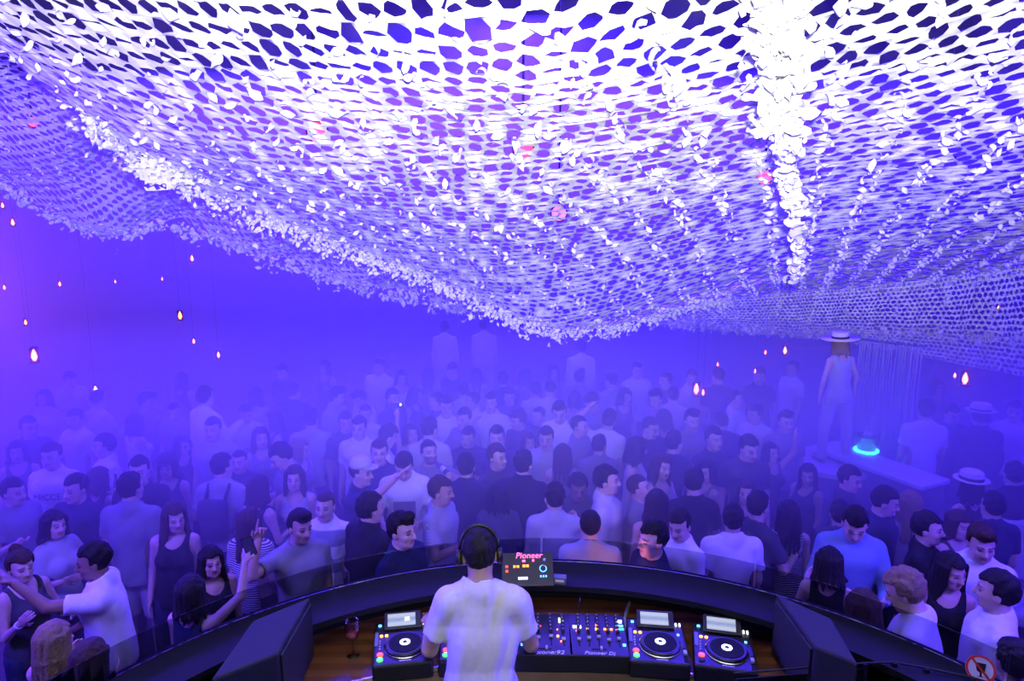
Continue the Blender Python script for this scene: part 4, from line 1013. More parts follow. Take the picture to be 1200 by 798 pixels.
# around the centre of the booth
guest(584, 564, 175, 'wB', (S_, 'dots'), ('bob', 'black'), 'person in dark dotted shirt standing just beyond the DJ', lod=1)
guest(650, 565, 178, 'mB', (S_, 'lightgrey'), ('short', 'black'), 'man in light grey collared shirt with his back turned, behind the effects unit', lod=1, fixed=True)
guest(692, 596, 176, 'mA', (T, 'white'), ('buzz', 'black'), 'man with cropped head and brightly lit white collar seen from behind', lod=1, fixed=True)
guest(678, 556, -30, 'mD', (T, 'charcoal'), ('curly', 'black'), 'curly-haired man looking down, left of the profile man in pale shirt', skin='brown', lod=1)
guest(712, 545, 78, 'mA', (S_, 'offwhite'), ('short', 'black'), 'man in pale shirt in clear profile, behind the lit-collar man', lod=1, fixed=True)
SK['stretch'] = Skel('m', lean=3, head=(-14, 0, 6), armR=((.15, -.72, -.62), (-.05, -1, .05), (0, 0, -1), 'relax'))
guest(750, 555, 66, 'stretch', (T, 'grey'), ('buzz', 'brown'), 'close-cropped man in grey tee with one forearm held out', skin='fair', fixed=True)
guest(765, 611, -68, 'mA', (T, 'navy'), ('short', 'black'), 'man with a pink-lit face turned to the side behind the screen', lod=1, fixed=True)
guest(797, 597, -72, 'mD', (T, 'white'), ('short', 'black'), 'man in white tee in profile, just right of the pink-lit face', lod=1, fixed=True)
guest(860, 590, 176, 'mH', (T, 'white'), ('short', 'black'), 'broad man in white tee seen square from behind, alone by the booth screen', lod=1, fixed=True)
guest(925, 585, 172, 'wA', (K, 'striped'), ('long', 'black'), 'woman in striped top with long black hair down her back', lod=1, fixed=True)
# front right
guest(1004, 594, -20, 'mE', (S_, 'skyblue'), ('short', 'black'), 'man in light blue shirt looking down at his hands', lod=1, fixed=True)
guest(974, 640, 150, 'wB', (K, 'black'), ('bob', 'black'), 'black-haired person in dark top below the light blue shirt man', lod=1, fixed=True)
guest(1090, 600, 55, 'mA', (T, 'black'), ('short', 'black'), 'man in black tee with short fringe looking to the side, near the right crowd', lod=1, fixed=True)
guest(1153, 615, -48, 'mD', (T, 'white'), ('quiff', 'brown'), 'man in white tee with swept-up hair looking down, beside the white seat back', lod=1, fixed=True)
guest(1118, 648, -18, 'wC', (K, 'black'), ('long', 'black'), 'woman with very long dark hair in black top, between the white tees', lod=1, fixed=True, skin='tan')
guest(1170, 668, -118, 'mH', (T, 'white'), ('short', 'black'), 'heavy-set man in white tee turned half away, near the no-drinks sign', lod=1, fixed=True)
guest(1062, 668, -130, 'mE', (T, 'white'), ('curly', 'blond'), 'fair curly-haired man in white tee bending forward', lod=1, fixed=True)
guest(1012, 690, 165, 'wC', (K, 'charcoal'), ('bob', 'brown'), 'brown-haired person with back turned, left of the fair curly-haired man', lod=1, fixed=True)
guest(1190, 748, 175, 'wA', (K, 'black'), ('curly', 'black'), 'person with a big black curly head in the corner beside the sign', lod=1, fixed=True, hgt=1.62)
guest(1068, 574, 176, 'wA', (K, 'grey'), ('long', 'blond'), 'woman with long fair hair seen from behind, by the white seat back', lod=1)
guest(998, 546, 70, 'mC', (T, 'charcoal'), ('short', 'black'), 'man in dark tee facing sideways below the cyan-lit counter', lod=1)
guest(1127, 598, 20, 'wB', (K, 'charcoal'), ('bob', 'brown'), 'brown-haired woman partly hidden between black tee and white tee men')
guest(948, 543, -55, 'wC', (K, 'navy'), ('long', 'black'), 'dark-haired woman in navy top turned sideways, near the podium', lod=1)
guest(905, 518, 20, 'wD', (K, 'charcoal'), ('bob', 'black'), 'dark-haired woman with a raised hand, left of the podium')
h1 = guest(1150, 474, 172, 'mH', (S_, 'black'), ('short', 'black'), 'man in black shirt and pale fedora seen from behind', hgt=1.84, fixed=True)
h2 = guest(1138, 553, 200, 'wA', (K, 'black'), ('bob', 'black'), 'woman wearing a pale fedora with dark band, below the other hat', hgt=1.68, fixed=True)
guest(1086, 467, 168, 'mA', (T, 'white'), ('short', 'brown'), 'man in white tee seen from behind beside the counter', hgt=1.86, fixed=True)
guest(1100, 444, 10, 'wA', (K, 'navy'), ('bob', 'black'), 'dark head above the white tee man, below the low net')
guest(1117, 474, -30, 'mD', (T, 'navy'), ('short', 'black'), 'dark-haired man between the white tee man and the hat man')
guest(1191, 470, -40, 'mA', (T, 'offwhite'), ('short', 'black'), 'man in pale tee at the edge of the picture, right of the hat man')
guest(1190, 540, 178, 'mH', (T, 'black'), ('short', 'black'), 'man in black tee at the edge of the picture, back turned, below the pale tee', lod=1)
# middle left
bp = guest(260, 531, 178, 'mC', (T, 'lightgrey'), ('short', 'black'), 'man seen from behind with a dark backpack over a light grey tee', lod=1)
guest(279, 527, 4, 'mA', (T, 'charcoal'), ('buzz', 'brown'), 'bald-fronted man facing the booth, right of the backpack man')
guest(195, 533, 8, 'wA', (K, 'navy'), ('bob', 'black'), 'woman facing the booth in a dark cap, behind the long-haired woman')
guest(161, 535, 15, 'mA', (T, 'black'), ('short', 'black'), 'man in black tee half hidden, between the NICCE shirt and the capped woman')
guest(120, 508, -60, 'mA', (T, 'white'), ('short', 'black'), 'man in white tee sideways beside the NICCE shirt')
guest(18, 516, 30, 'wA', (K, 'charcoal'), ('bob', 'black'), 'woman at the far left edge behind the NICCE shirt')
guest(14, 560, 70, 'mB', (T, 'grey'), ('short', 'black'), 'man in grey tee at the left edge, above the woman in light grey top')
guest(116, 546, 160, 'wB', (K, 'navy'), ('bob', 'brown'), 'woman in dark top with a bottle, between dark tee man and broad grey tee man')
LAST_WHITE = guest(240, 452, 150, 'mB', (S_, 'white'), ('short', 'brown'), 'man in bright white shirt standing taller than the hazy people around him', hgt=1.78, fz=0.25)
guest(248, 489, 2, 'mA', (T, 'lightgrey'), ('short', 'black'), 'man in light grey tee facing the booth below the bright white shirt')
guest(364, 478, 186, 'mH', (T, 'lightgrey'), ('short', 'black'), 'broad man in light grey tee with his back turned, left of the white polo')
guest(352, 513, 60, 'wC', (K, 'grey'), ('long', 'blond'), 'woman with long pale hair beside the broad grey back')
guest(328, 519, -55, 'mE', (T, 'grey'), ('short', 'black'), 'dark-haired man leaning towards the pale-haired woman')
guest(319, 481, -60, 'wB', (K, 'charcoal'), ('bob', 'black'), 'dark-haired woman in profile behind the leaning man')
guest(296, 500, 30, 'wA', (K, 'grey'), ('long', 'brown'), 'brown-haired woman left of the leaning man')
guest(222, 510, 40, 'wC', (K, 'black'), ('long', 'black'), 'black-haired woman in front of the light grey tee man')
guest(304, 556, 150, 'wB', (DR, 'navy'), ('bob', 'brown'), 'woman in dark dress behind the striped top', legs=None)
guest(335, 545, 10, 'wA', (K, 'lightgrey'), ('long', 'brown'), 'woman in pale top behind the pointing finger')
# centre
guest(420, 488, -4, 'mA', (T, 'white'), ('short', 'black'), 'young man in white polo facing the booth', lod=1, fixed=True)
guest(444, 515, 8, 'mA', (T, 'navy'), ('short', 'brown'), 'man in navy tee facing the booth, right of the white polo', lod=1)
SK['armup'] = Skel('m', lean=3, head=(0, 0, 0), armR=((.10, -.80, .40), (0, -.72, .75), (0, 0, -1), 'open'))
cp = guest(423, 537, 78, 'armup', (T, 'navy'), ('buzz', 'brown'), 'man in a pale cap reaching an open hand up and across', fixed=True)
pt = guest(473, 530, 4, 'mE', (T, 'white'), ('short', 'black'), 'man in white tee with a dark square print, head bowed', lod=1, fixed=True)
SK['drink'] = Skel('m', head=(-12, 0, 12), armL=((.62, -.42, -.30), (-.72, -.50, .52), None, 'grip'))
SK['drink'].beard = True
dr = guest(503, 516, 18, 'drink', (T, 'grey'), ('short', 'black'), 'bearded man in grey tee drinking from a bottle', fixed=True)
em = guest(523, 465, 8, 'mA', (T, 'white'), ('short', 'black'), 'man in white tee with a chest emblem, behind the bottle drinker')
SK['hands'] = Skel('m', armR=((.5, -.5, -.45), (-.65, -.35, .75), None, 'relax'), armL=((.3, -.3, -.8), (-.2, -.6, .2)))
guest(575, 460, -6, 'hands', (T, 'white'), ('short', 'black'), 'man in white tee lifting one hand to his mouth', lod=0)
guest(428, 474, 14, 'wA', (S_, 'white'), ('short', 'brown'), 'person in white jacket right behind the white polo')
guest(455, 497, 120, 'mE', (T, 'white'), ('short', 'black'), 'person in white top bending away, between the polo and the sparkling phone')
SK['up1'] = Skel('w', armR=((.18, -.15, 1), (0, -.05, 1), (0, -1, 0), 'grip'), head=(-4, 0, 0))
up = guest(482, 496, 30, 'up1', (K, 'offwhite'), ('bob', 'black'), 'woman with one arm straight up holding a sparkling phone', lod=0)
guest(495, 488, 176, 'mC', (T, 'offwhite'), ('short', 'black'), 'man in off-white tee seen from behind over the sparkling phone')
guest(583, 520, 50, 'mA', (T, 'charcoal'), ('short', 'brown'), 'man in charcoal tee looking sideways, behind the dark sweater back')
guest(614, 527, 160, 'mH', (S_, 'black'), ('short', 'black'), 'man in black long sleeve with his back half turned, in front of the DJ view', lod=1, fixed=True)
guest(582, 499, 0, 'mA', (T, 'navy'), ('short', 'black'), 'man in navy tee straight behind the charcoal tee man')
guest(548, 500, 10, 'mC', (T, 'black'), ('short', 'black'), 'man in black tee right of the bottle drinker')
guest(555, 530, 175, 'mA', (S_, 'navy'), ('short', 'black'), 'man in navy shirt, back turned, behind the checked tee man')
guest(620, 506, 16, 'wA', (K, 'navy'), ('bob', 'brown'), 'woman in navy top behind the black long sleeve back')
guest(660, 519, 170, 'wB', (K, 'grey'), ('long', 'brown'), 'woman with brown hair down her back, left of the raised-arm white shirt')
guest(640, 500, -20, 'mB', (T, 'lightgrey'), ('short', 'black'), 'man in light grey tee left of the brown-haired woman')
guest(703, 509, 178, 'mC', (T, 'grey'), ('short', 'black'), 'dark head and grey tee seen from behind, below the raised-arm white shirt')
SK['overhead'] = Skel('m', head=(10, 0, 0), tilt=-6, armL=((.80, 0, .45), (-.55, -.1, .60), None, 'open'))
guest(714, 479, 168, 'overhead', (T, 'white'), ('short', 'black'), 'man in white shirt with one arm bent over his head', lod=0, fixed=True)
guest(748, 511, 72, 'wC', (K, 'lightgrey'), ('bob', 'black'), 'woman in profile with a pale strappy top, right of the raised-arm man')
guest(772, 531, 40, 'wB', (K, 'grey'), ('long', 'brown'), 'woman in strappy grey top with her shoulder to the booth')
guest(770, 572, 176, 'wA', (K, 'black'), ('bob', 'black'), 'dark-haired woman behind the pink-lit face')
guest(806, 548, 178, 'mC', (T, 'black'), ('short', 'black'), 'man in black tee behind the white tee profile man')
guest(828, 538, -70, 'wC', (K, 'grey'), ('bob', 'black'), 'woman with thin straps turned sideways, behind the broad white tee')
guest(866, 562, -20, 'wA', (K, 'navy'), ('long', 'brown'), 'woman looking over the shoulder of the broad white tee man')
guest(890, 575, 120, 'mB', (T, 'charcoal'), ('short', 'black'), 'man in charcoal tee between the broad white tee and the striped top')
guest(838, 500, 20, 'mA', (T, 'navy'), ('short', 'black'), 'dim man in navy tee behind the thin-strap woman')
guest(870, 510, -15, 'mD', (T, 'charcoal'), ('short', 'black'), 'dim man in charcoal tee left of the raised-hand woman')
guest(800, 505, 160, 'mC', (T, 'navy'), ('short', 'black'), 'dim man in navy tee seen from behind, right of the pale strappy top')
guest(976, 585, 165, 'mA', (T, 'charcoal'), ('short', 'black'), 'man in charcoal tee with his back turned, left of the light blue shirt')
guest(1040, 570, 30, 'mD', (T, 'navy'), ('short', 'black'), 'man in navy tee under the counter, left of the long fair hair')
guest(1165, 575, 176, 'mA', (T, 'navy'), ('short', 'black'), 'man in navy tee seen from behind, right of the fedora woman')

# the wide pale figure on the podium
PODZ = 1.0
SK['dancer'] = Skel('w', armL=((.35, .05, -.9), (.1, -.2, -1)), armR=((.30, .05, -.9), (.05, -.3, -1)), legL=((.16, -.05, -1), (.04, .05, -1)), legR=((.16, -.02, -1), (.04, .05, -1)), tilt=4)
dv = Pz(976, 541, PODZ)
dancer = person('pale dancer in a wide-brimmed hat standing on the podium', (dv.x, dv.y), 190, 'dancer', SK['dancer'], shirt=('tank', 'lightgrey'), legs=('trousers', 'lightgrey'), hair=('bob', 'blond'), height=1.62, lod=0, floor_z=PODZ, group=None)
M_straw = mat('straw_hat', (0.62, 0.58, 0.50), 0.85, scale=60, noise=0.2, bump=0.2); M_band = mat('hat_band', (0.03, 0.03, 0.05), 0.8)
def hat(o, s, brim=0.155, crown=0.095, cap=False, m=None):
    Mh = Matrix(s.H.tolist()).to_4x4(); Mh.translation = Vector(s.hc); Mh = Mh @ Matrix.Translation((0, 0.012, 0.062))
    if cap:
        h = MB().lathe([(0.100, 0), (0.101, 0.03), (0.085, 0.075), (0.05, 0.092), (0.001, 0.096)], 24).build('cap', m or M_straw, o, True); h.matrix_local = Mh
        b = MB().prism([(-0.075, -0.07), (-0.06, -0.15), (0, -0.175), (0.06, -0.15), (0.075, -0.07)], 0.0, 0.010).build('peak', m or M_straw, h)
        return
    h = MB().lathe([(0.101, 0.0), (brim, -0.006 + 0.012), (brim, 0.014), (0.106, 0.010), (0.102, crown * 0.8), (0.082, crown), (0.03, crown - 0.014), (0.001, crown - 0.018)], 28).build('hat', m or M_straw, o, True); h.matrix_local = Mh
    MB().lathe([(0.1075, 0.012), (0.1075, 0.040), (0.104, 0.040), (0.104, 0.012)], 28, ring=True).build('hat_band', M_band, h, True)
hat(h1, SK['mH']); hat(h2, SK['wA']); hat(dancer, SK['dancer'], 0.24, 0.10)
hat(cp, SK['armup'], cap=True, m=mat('pale_cap', (0.55, 0.52, 0.48), 0.9))
for o in COL.objects:
    if o.get('label', '').startswith('woman facing the booth in a dark cap'): hat(o, SK['wA'], cap=True, m=mat('dark_cap', (0.03, 0.03, 0.05), 0.9))
M_pack = mat('backpack_cloth', (0.05, 0.05, 0.07), 0.8, bump=0.2)
pk = MB().box((0, 0.215, 1.20), (0.27, 0.13, 0.38), 0.045).build('backpack', M_pack, bp, True)
MB().box((0, 0.283, 1.12), (0.20, 0.03, 0.17), 0.012).build('pocket', M_pack, pk, True)
for sg_ in (-1, 1): MB().tube([(sg_ * 0.09, 0.16, 1.36), (sg_ * 0.10, 0.06, 1.485), (sg_ * 0.11, -0.07, 1.46), (sg_ * 0.115, -0.15, 1.32), (sg_ * 0.125, -0.08, 1.10), (sg_ * 0.13, 0.16, 1.05)], 0.016, 8).build('strap', M_pack, pk, True)
# prints on shirts
def shirt_print(o, s, text=None, size=0.075, box=None, m=None):
    sh = [c for c in o.children if c.name.startswith('shirt')][0]; f = np.array([v.co for v in sh.data.vertices])
    z = 1.27; sel = (np.abs(f[:, 2] - z) < 0.06) & (np.abs(f[:, 0]) < 0.10); y = f[sel, 1].min() - 0.004
    if text: lettering(text, size, m, sh, (0, y, z), (R(86), 0, 0), ext=0.001)
    if box: MB().box((0, y + 0.004, z - 0.06), (box[0], 0.010, box[1]), 0.002).build('print', m, sh)
M_inkd = mat('dark_print', (0.05, 0.05, 0.09), 0.8)
shirt_print(nm, SK['mA'], 'NICCE', 0.085, m=M_inkd)
shirt_print(em, SK['mA'], None, box=(0.07, 0.07), m=M_inkd)
shirt_print(pt, SK['mE'], None, box=(0.20, 0.17), m=mat('print_square', (0.16, 0.15, 0.20), 0.9))

# ---- the far crowd that sinks into the haze: each one counted off along its row
ORD = ['first', 'second', 'third', 'fourth', 'fifth', 'sixth', 'seventh', 'eighth', 'ninth', 'tenth', 'eleventh', 'twelfth', 'thirteenth', 'fourteenth', 'fifteenth', 'sixteenth', 'seventeenth', 'eighteenth', 'nineteenth', 'twentieth', 'twenty-first', 'twenty-second']
far_rows = [('nearest dim row', 470, 489, [30, 90, 160, 200, 290, 395, 548, 604, 622, 655, 690, 752, 780, 815, 850, 880, 925]),
            ('middle hazy row', 445, 462, [45, 110, 175, 300, 345, 398, 422, 450, 485, 512, 538, 556, 600, 622, 648, 668, 690, 735, 765, 790, 860]),
            ('farthest hazy row', 420, 436, [80, 215, 330, 380, 440, 470, 500, 530, 560, 590, 615, 645, 682, 712, 745, 775, 810, 845, 890, 925])]
g_ = random.Random(5)
for row, y0, y1, xs in far_rows:
    for i, x in enumerate(xs):
        key = g_.choice(['mA', 'mC', 'mD', 'mB', 'mH', 'mE', 'wA', 'wB', 'wC', 'mF' if y0 > 460 and i % 6 == 5 else 'mA']); w_ = key[0] == 'w'
        colr = g_.choice(['white', 'white', 'offwhite', 'black', 'navy', 'charcoal', 'grey', 'lightgrey'])
        fc = g_.choice([0, 10, -15, 30, -40, 60, -70, 170, 185, 150])
        guest(x + g_.uniform(-5, 5), g_.uniform(y0, y1), fc, key, (K if w_ else T, colr), (g_.choice(['long', 'bob']) if w_ else g_.choice(['short', 'short', 'quiff', 'buzz']), g_.choice(['black', 'black', 'brown'])),
              '%s in %s top, %s from left in the %s' % ('long-haired woman' if w_ else 'dim man', {'offwhite': 'off-white', 'lightgrey': 'light grey'}.get(colr, colr), ORD[i], row), group='dim people, ' + row)
def riser(o, h, label):
    r = empty('riser', (o.location.x, o.location.y, 0)); tag(r, label, 'riser', 'risers under raised people')
    MB().box((0, 0, h / 2 - 0.02), (0.62, 0.62, h - 0.04)).build('box', M_black, r); MB().box((0, 0, h - 0.02), (0.66, 0.66, 0.04), 0.008).build('top', mat('riser_top', (0.08, 0.08, 0.1), 0.7), r)
riser(LAST_WHITE, 0.25, 'low dark riser under the man in bright white shirt')
for (x, y, lb) in [(521, 376, 'faint white figure above the far crowd, left of its twin'), (567, 374, 'faint white figure above the far crowd, right of its twin'), (681, 398, 'faint pale figure below the lowest point of the net')]:
    guest(x, y, 180, 'mA', (S_, 'white'), ('short', 'brown'), lb, legs=('trousers', 'white'), fz=0.28, hgt=1.75, fixed=True, group='faint raised figures at the back'); riser(LAST[0], 0.28, 'low dark riser under the ' + lb)

if globals().get('CHECK'):
    for i in range(len(PLACED)):
        for j in range(i):
            d = math.hypot(PLACED[i][0] - PLACED[j][0], PLACED[i][1] - PLACED[j][1])
            if d < 0.36: print('CLOSE', i, j, round(d, 2))
# ---------------------------------------------------------------- small things in hands
M_phone = mat('phone_case', (0.02, 0.02, 0.025), 0.3)
def hand_point(o, s, sg):
    m = Matrix.LocRotScale(o.location, o.rotation_euler, o.scale)
    return m @ Vector(s.wr[sg] + s.fd[sg] * 0.10), (m.to_3x3() @ Vector(s.fd[sg])).normalized()
M_lens = mat('phone_lens', (0.1, 0.1, 0.12), 0.1); L_flash = led('phone_flash', (0.9, 0.95, 1.0), 8)
def phone(label, loc, rot, lit=False):
    t = empty('phone', loc); t.rotation_euler = rot; tag(t, label, 'phone')
    MB().box((0, 0, 0), (0.145, 0.010, 0.072), 0.004).build('case', M_phone, t)
    MB().box((0, -0.006, 0), (0.13, 0.002, 0.062)).build('screen', M_lens, t)
    disc(MB(), (0, 0, 0), 0.006, 0.003, 12).build('camera_lens', L_flash if lit else M_lens, t, loc=(0.055, 0.006, 0.02), rot=(R(-90), 0, 0))
    if lit: disc(MB(), (0, 0, 0), 0.012, 0.003, 12).build('flash_lamp', L_flash, t, loc=(0.04, -0.007, 0.02), rot=(R(90), 0, 0))
p, d = hand_point(ph_owner, SK['phone'], -1); phone('small black phone held up by the woman in front of the booth', p + Vector((0.02, -0.01, 0.02)), (0, R(75), R(20)))
p, d = hand_point(up, SK['up1'], -1); phone('phone with a sparkling white lamp held straight up in the middle of the crowd', p + Vector((0, 0, 0.03)), (0, 0, R(10)), True)
M_bottle = mat('bottle_glass', (0.05, 0.09, 0.06), 0.08, noise=0.0, spec=0.8); M_blabel = mat('bottle_label', (0.7, 0.7, 0.7), 0.6)
def bottle(label, loc, d=(0, 0, 1), h=0.23, glass=None):
    t = empty('bottle', loc); t.rotation_euler = Vector(d).to_track_quat('Z', 'Y').to_euler(); tag(t, label, 'bottle')
    k = h / 0.23
    MB().lathe([(r * k, z * k) for r, z in [(0.028, 0), (0.030, 0.004), (0.030, 0.120), (0.026, 0.145), (0.0135, 0.170), (0.0125, 0.225), (0.0145, 0.226), (0.0145, 0.232)]], 20).build('glass', glass or M_bottle, t, True)
    MB().lathe([(0.0305 * k, 0.045 * k), (0.0308 * k, 0.045 * k), (0.0308 * k, 0.100 * k), (0.0305 * k, 0.100 * k)], 20, ring=True).build('paper_label', M_blabel, t, True)
    return t
_k = SK['drink']; _m = Matrix.LocRotScale(dr.location, dr.rotation_euler, dr.scale)
p, d = hand_point(dr, _k, 1); mo = _m @ Vector(_k.hc + _k.H @ np.array([0, -0.098, -0.066])); d = (mo - p).normalized()
bottle('beer bottle tipped to the mouth of the bearded man', mo - d * 0.236, d)
for o in list(COL.objects):
    lb = o.get('label', '')
    if lb.startswith('woman in dark top with a bottle'):
        p, d = hand_point(o, SK['wB'], 1); bottle('bottle held upright between the dark tee man and the broad grey tee man', p - Vector((0, 0, 0.08)))
# ---------------------------------------------------------------- counter, podium, string curtain at the right
M_white = mat('white_lacquer', (0.72, 0.72, 0.74), 0.35, noise=0.04)
a = Pz(972, 528, 1.10); b = Pz(1062, 560, 1.10)
ct = empty('bar_counter', ((a + b) / 2)); ct.location.z = 0; ang = math.atan2(b.y - a.y, b.x - a.x); ct.rotation_euler = (0, 0, ang); Lc = (b - a).length
tag(ct, 'white bar counter carrying the glowing ice bucket', 'counter')
MB().box((0, 0.16, 1.075), (Lc + 0.5, 0.50, 0.05), 0.01).build('top', M_white, ct)
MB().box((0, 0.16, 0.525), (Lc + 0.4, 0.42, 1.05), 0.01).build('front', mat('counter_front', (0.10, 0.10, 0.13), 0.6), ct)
pd = empty('podium', (dv.x, dv.y + 0.05, 0)); tag(pd, 'low round podium under the pale dancer', 'podium')
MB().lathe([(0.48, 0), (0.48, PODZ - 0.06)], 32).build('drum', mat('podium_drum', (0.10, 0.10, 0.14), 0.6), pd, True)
MB().lathe([(0.52, PODZ - 0.06), (0.52, PODZ - 0.002), (0.001, PODZ - 0.001)], 32).build('top', M_white, pd)
iv = Pz(1021, 535, 1.10); iv = iv + Vector((0.05, 0.22, 0))
ib = empty('ice_bucket', (iv.x, iv.y, 1.10)); tag(ib, 'dark ice bucket on a cyan glowing base, standing on the white counter', 'ice bucket')
MB().lathe([(0.11, 0.02), (0.145, 0.20), (0.150, 0.20), (0.150, 0.205), (0.13, 0.205), (0.10, 0.05), (0.001, 0.05)], 28).build('bucket', mat('bucket_black', (0.03, 0.03, 0.05), 0.25), ib, True)
MB().lathe([(0.13, 0.0), (0.145, 0.004), (0.145, 0.018), (0.12, 0.02)], 28).build('light_ring', led('bucket_ring', (0.03, 0.75, 1.0), 9), ib, True)
lettering('7', 0.06, M_print, ib, (-0.05, -0.125, 0.09), (R(80), 0, R(-15)))
bottle('tall champagne bottle leaning out of the ice bucket', (iv.x - 0.03, iv.y, 1.10 + 0.09), (0.28, 0, 1), 0.40, mat('champagne_glass', (0.45, 0.42, 0.38), 0.12, spec=0.8))
cl = Pz(1013, 541, 1.03)
lt = MB().box((0, 0, 0), (0.20, 0.02, 0.03), 0.006).build('light_strip', led('cyan_strip', (0.03, 0.85, 0.85), 8)); lt.location = cl + Vector((-0.02, -0.02, 0)); lt.rotation_euler = (0, 0, ang); tag(lt, 'short cyan light strip on the counter front under the ice bucket', 'light')
bottle('slim pale bottle at the right end of the white counter', Pz(1040, 520, 1.10) + Vector((0.05, 0.20, 0)), (0, 0, 1), 0.26, mat('pale_bottle', (0.5, 0.5, 0.55), 0.1, spec=0.8))
sc = empty('string_curtain', Pz(1040, 490, 1.6)); sc.location = (0, 0, 0); tag(sc, 'pale string curtain hanging behind the white counter', 'curtain')
M_str = mat('curtain_string', (0.55, 0.55, 0.60), 0.8)
c0 = P(1003, 450, 9.6); c1 = P(1076, 450, 9.0)
sm = MB(); gs = random.Random(3)
for i in range(46):
    t = i / 45; x = c0.x + (c1.x - c0.x) * t; y = c0.y + (c1.y - c0.y) * t + gs.uniform(-.05, .05)
    sm.tube([(x, y, 2.32), (x + gs.uniform(-.02, .02), y, 1.8), (x + gs.uniform(-.03, .03), y, gs.uniform(1.0, 1.2))], 0.006, 5)
o = sm.build('strings', M_str, sc); o['kind'] = 'stuff'
MB().tube([(c0.x - 0.05, c0.y, 2.34), (c1.x + 0.05, c1.y, 2.34)], 0.008, 8).build('curtain_rod', mat('rod', (0.1, 0.1, 0.1), 0.4, 0.8), sc)
for cx in (c0, c1): MB().tube([(cx.x, cx.y, 2.34), (cx.x, cx.y, ZC)], 0.0015, 4).build('hanging_wire', M_str, sc)
# white seat backs between the people at the right
def seat(label, px, py, z, w, h, rz):
    v = Pz(px, py, z); t = empty('banquette', (v.x, v.y, 0), R(rz)); tag(t, label, 'banquette')
    MB().box((0, 0, z - h / 2), (w, 0.16, h), 0.04).build('seat_back', M_white, t)
    MB().box((0, -0.25, 0.42), (w, 0.55, 0.14), 0.04).build('seat', M_white, t)
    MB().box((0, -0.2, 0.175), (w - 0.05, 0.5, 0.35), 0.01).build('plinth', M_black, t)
seat('white banquette seat back by the long fair hair', 1043, 603, 1.15, 0.55, 0.55, -6)
seat('white banquette seat back behind the swept-up hair man', 1172, 604, 1.20, 0.75, 0.60, -16)

# ---------------------------------------------------------------- lanterns and far walls
M_flame = led('candle', (1.0, 0.34, 0.16), 11); M_flame2 = led('lamp_white', (1.0, 0.75, 0.85), 9); M_flame3 = led('lamp_cyan', (0.3, 1.0, 0.95), 9)
M_lamp = mat('lantern_metal', (0.12, 0.10, 0.09), 0.5, 0.6)
M_lglass = bpy.data.materials.new('lantern_glass'); M_lglass.use_nodes = True
_nt = M_lglass.node_tree; _nt.nodes.remove(_nt.nodes['Principled BSDF']); _t = _nt.nodes.new('ShaderNodeBsdfTransparent'); _t.inputs[0].default_value = (0.95, 0.7, 0.6, 1)
_nt.links.new(_t.outputs[0], _nt.nodes['Material Output'].inputs['Surface'])
def lantern(label, px, py, zd, s=1.0, m=None):
    v = P(px, py, zd); t = empty('candle_lantern', v); tag(t, label, 'lantern', 'small lanterns in the haze'); k = s * 0.75
    MB().lathe([(0.045 * k, -0.075 * k), (0.05 * k, -0.06 * k), (0.045 * k, -0.055 * k)], 12).build('base', M_lamp, t)
    MB().lathe([(0.012 * k, -0.05 * k), (0.028 * k, -0.015 * k), (0.020 * k, 0.03 * k), (0.003 * k, 0.07 * k)], 10).build('flame', m or M_flame, t, True)
    MB().lathe([(0.043 * k, -0.055 * k), (0.043 * k, 0.075 * k), (0.042 * k, 0.075 * k), (0.042 * k, -0.055 * k)], 12, ring=True).build('chimney', M_lglass, t, True)
    MB().lathe([(0.047 * k, 0.075 * k), (0.03 * k, 0.095 * k), (0.008 * k, 0.10 * k)], 12).build('cap', M_lamp, t)
    MB().tube([v * 0 + Vector((0, 0, 0.10 * k)), Vector((0, 0, ZC - v.z))], 0.0012, 4).build('hanging_wire', M_lamp, t)
LAN = [(15, 261, 11, 1.1, 'lantern below the left net edge, with a fainter one up to its left'), (3, 241, 11, .9, 'lantern at the left edge just under the rippling net'), (70, 333, 11, .8, 'faint lantern right of the wall panel seam'), (5, 337, 11, .8, 'faint lantern low on the left edge'),
       (30, 378, 10, .8, 'small lantern above the bright long one on the left'), (40, 417, 9, 1.7, 'brightest long lantern in the pink haze on the left'), (225, 303, 11, 1.0, 'lantern just under the end of the rippling net'), (190, 327, 12, .6, 'tiny lantern in the dark left of the one under the net'), (135, 330, 12, .6, 'tiniest lantern beside the dark pillar'),
       (211, 370, 10, 1.2, 'tall double lantern above the bright white shirt'), (227, 400, 10, .8, 'lantern just below the tall double one'), (256, 416, 10, 1.0, 'lantern up and right of the bright white shirt'), (816, 456, 9, 1.6, 'bright orange lantern over the dim crowd, right of the centre'), (824, 460, 9, .9, 'pale little lantern beside the bright orange one'),
       (885, 435, 10, .7, 'tiny lantern under a pair of lights, left of the podium'), (920, 411, 10, 1.2, 'brighter lantern of the pair left of the dancer'), (897, 413, 10, .7, 'fainter lantern of the pair left of the dancer'), (841, 427, 10, .7, 'tiny pale lantern above the bright orange one'), (1131, 444, 8.5, 1.6, 'orange lantern under the low net, over the fedora'), (1119, 440, 8.5, .7, 'thin light beside the orange lantern under the low net'), (1170, 361, 10, .7, 'tiny red light seen through the low net')]
for px, py, zd, s, lb in LAN: lantern(lb, px, py, zd, s)
lantern('white lamp low in the haze on the left', 112, 457, 9, 1.1, M_flame2); lantern('single cyan lamp in the middle of the far crowd', 642, 453, 9.5, 1.0, M_flame3)
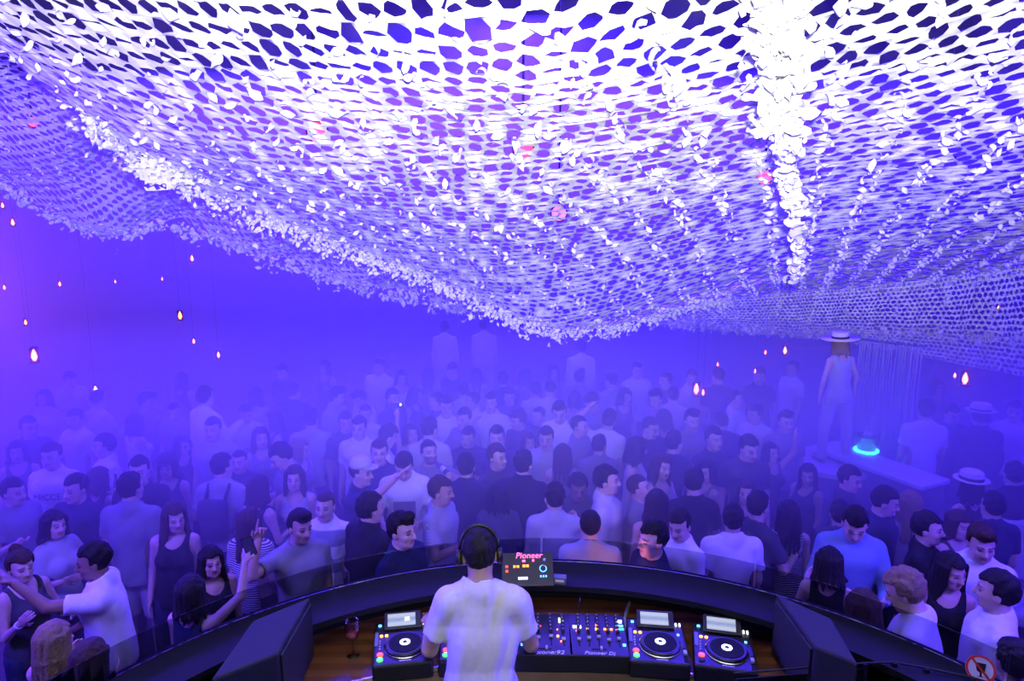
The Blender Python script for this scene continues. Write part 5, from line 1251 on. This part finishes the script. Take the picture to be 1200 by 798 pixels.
# panels and a pillar on the far left wall
M_panel = mat('wall_panel', (0.55, 0.52, 0.55), 0.8, scale=2)
wl = bpy.data.objects['wall_back']
for i, (x0, x1, z0, z1) in enumerate([(-13, -10.2, 2.6, 4.1), (-13, -10.2, 4.2, 5.6), (-10.0, -9.0, 0, 7.4), (-8.7, -6.0, 2.4, 4.0), (4.2, 7.4, 1.6, 2.9), (7.6, 11.0, 1.6, 2.9)]):
    MB().box(((x0 + x1) / 2, YB - 0.06, (z0 + z1) / 2), (x1 - x0, 0.12, z1 - z0), 0.02).build('panel' if i != 2 else 'pilaster', M_panel if i != 2 else M_ceil, wl)

# red stage lamps hung above the canopy, seen through its holes
L_stage = led('stage_red', (1.0, 0.03, 0.10), 5); M_can = mat('lamp_can', (0.04, 0.04, 0.04), 0.5)
for px, py, zd, r, lb in [(372, 155, 6.5, 0.10, 'red stage lamp glowing through the left part of the bright net'), (613, 174, 6.5, 0.10, 'red stage lamp glowing through the middle of the bright net'), (896, 208, 7.5, 0.08, 'red stage lamp glowing beside the hanging seam of the net'), (38, 143, 9.5, 0.07, 'red stage lamp glowing through the grey rippling net'), (655, 250, 8.5, 0.10, 'dim pink stage lamp low behind the middle of the bright net')]:
    v = P(px, py, zd); t = empty('stage_lamp', v); t.rotation_euler = (Vector((0, 0, CAM_Z)) - v).to_track_quat('Z', 'Y').to_euler(); tag(t, lb, 'stage lamp', 'red stage lamps above the net')
    MB().lathe([(r * 0.5, -0.30), (r * 1.0, -0.22), (r * 1.08, 0.02), (r * 1.0, 0.02), (r * 0.95, -0.02)], 20).build('can', M_can, t, True)
    MB().lathe([(r * 0.92, -0.012), (r * 0.6, 0.0), (0.001, 0.004)], 20).build('lens', L_stage if 'dim' not in lb else led('stage_pink', (1.0, 0.25, 0.8), 1.2), t, True)
    w_ = t.rotation_euler.to_matrix().inverted() @ Vector((0, 0, ZC - v.z)); MB().tube([Vector((0, 0, -0.15)), w_ + Vector((0, 0, -0.15))], 0.012, 6).build('hanging_pole', M_can, t)
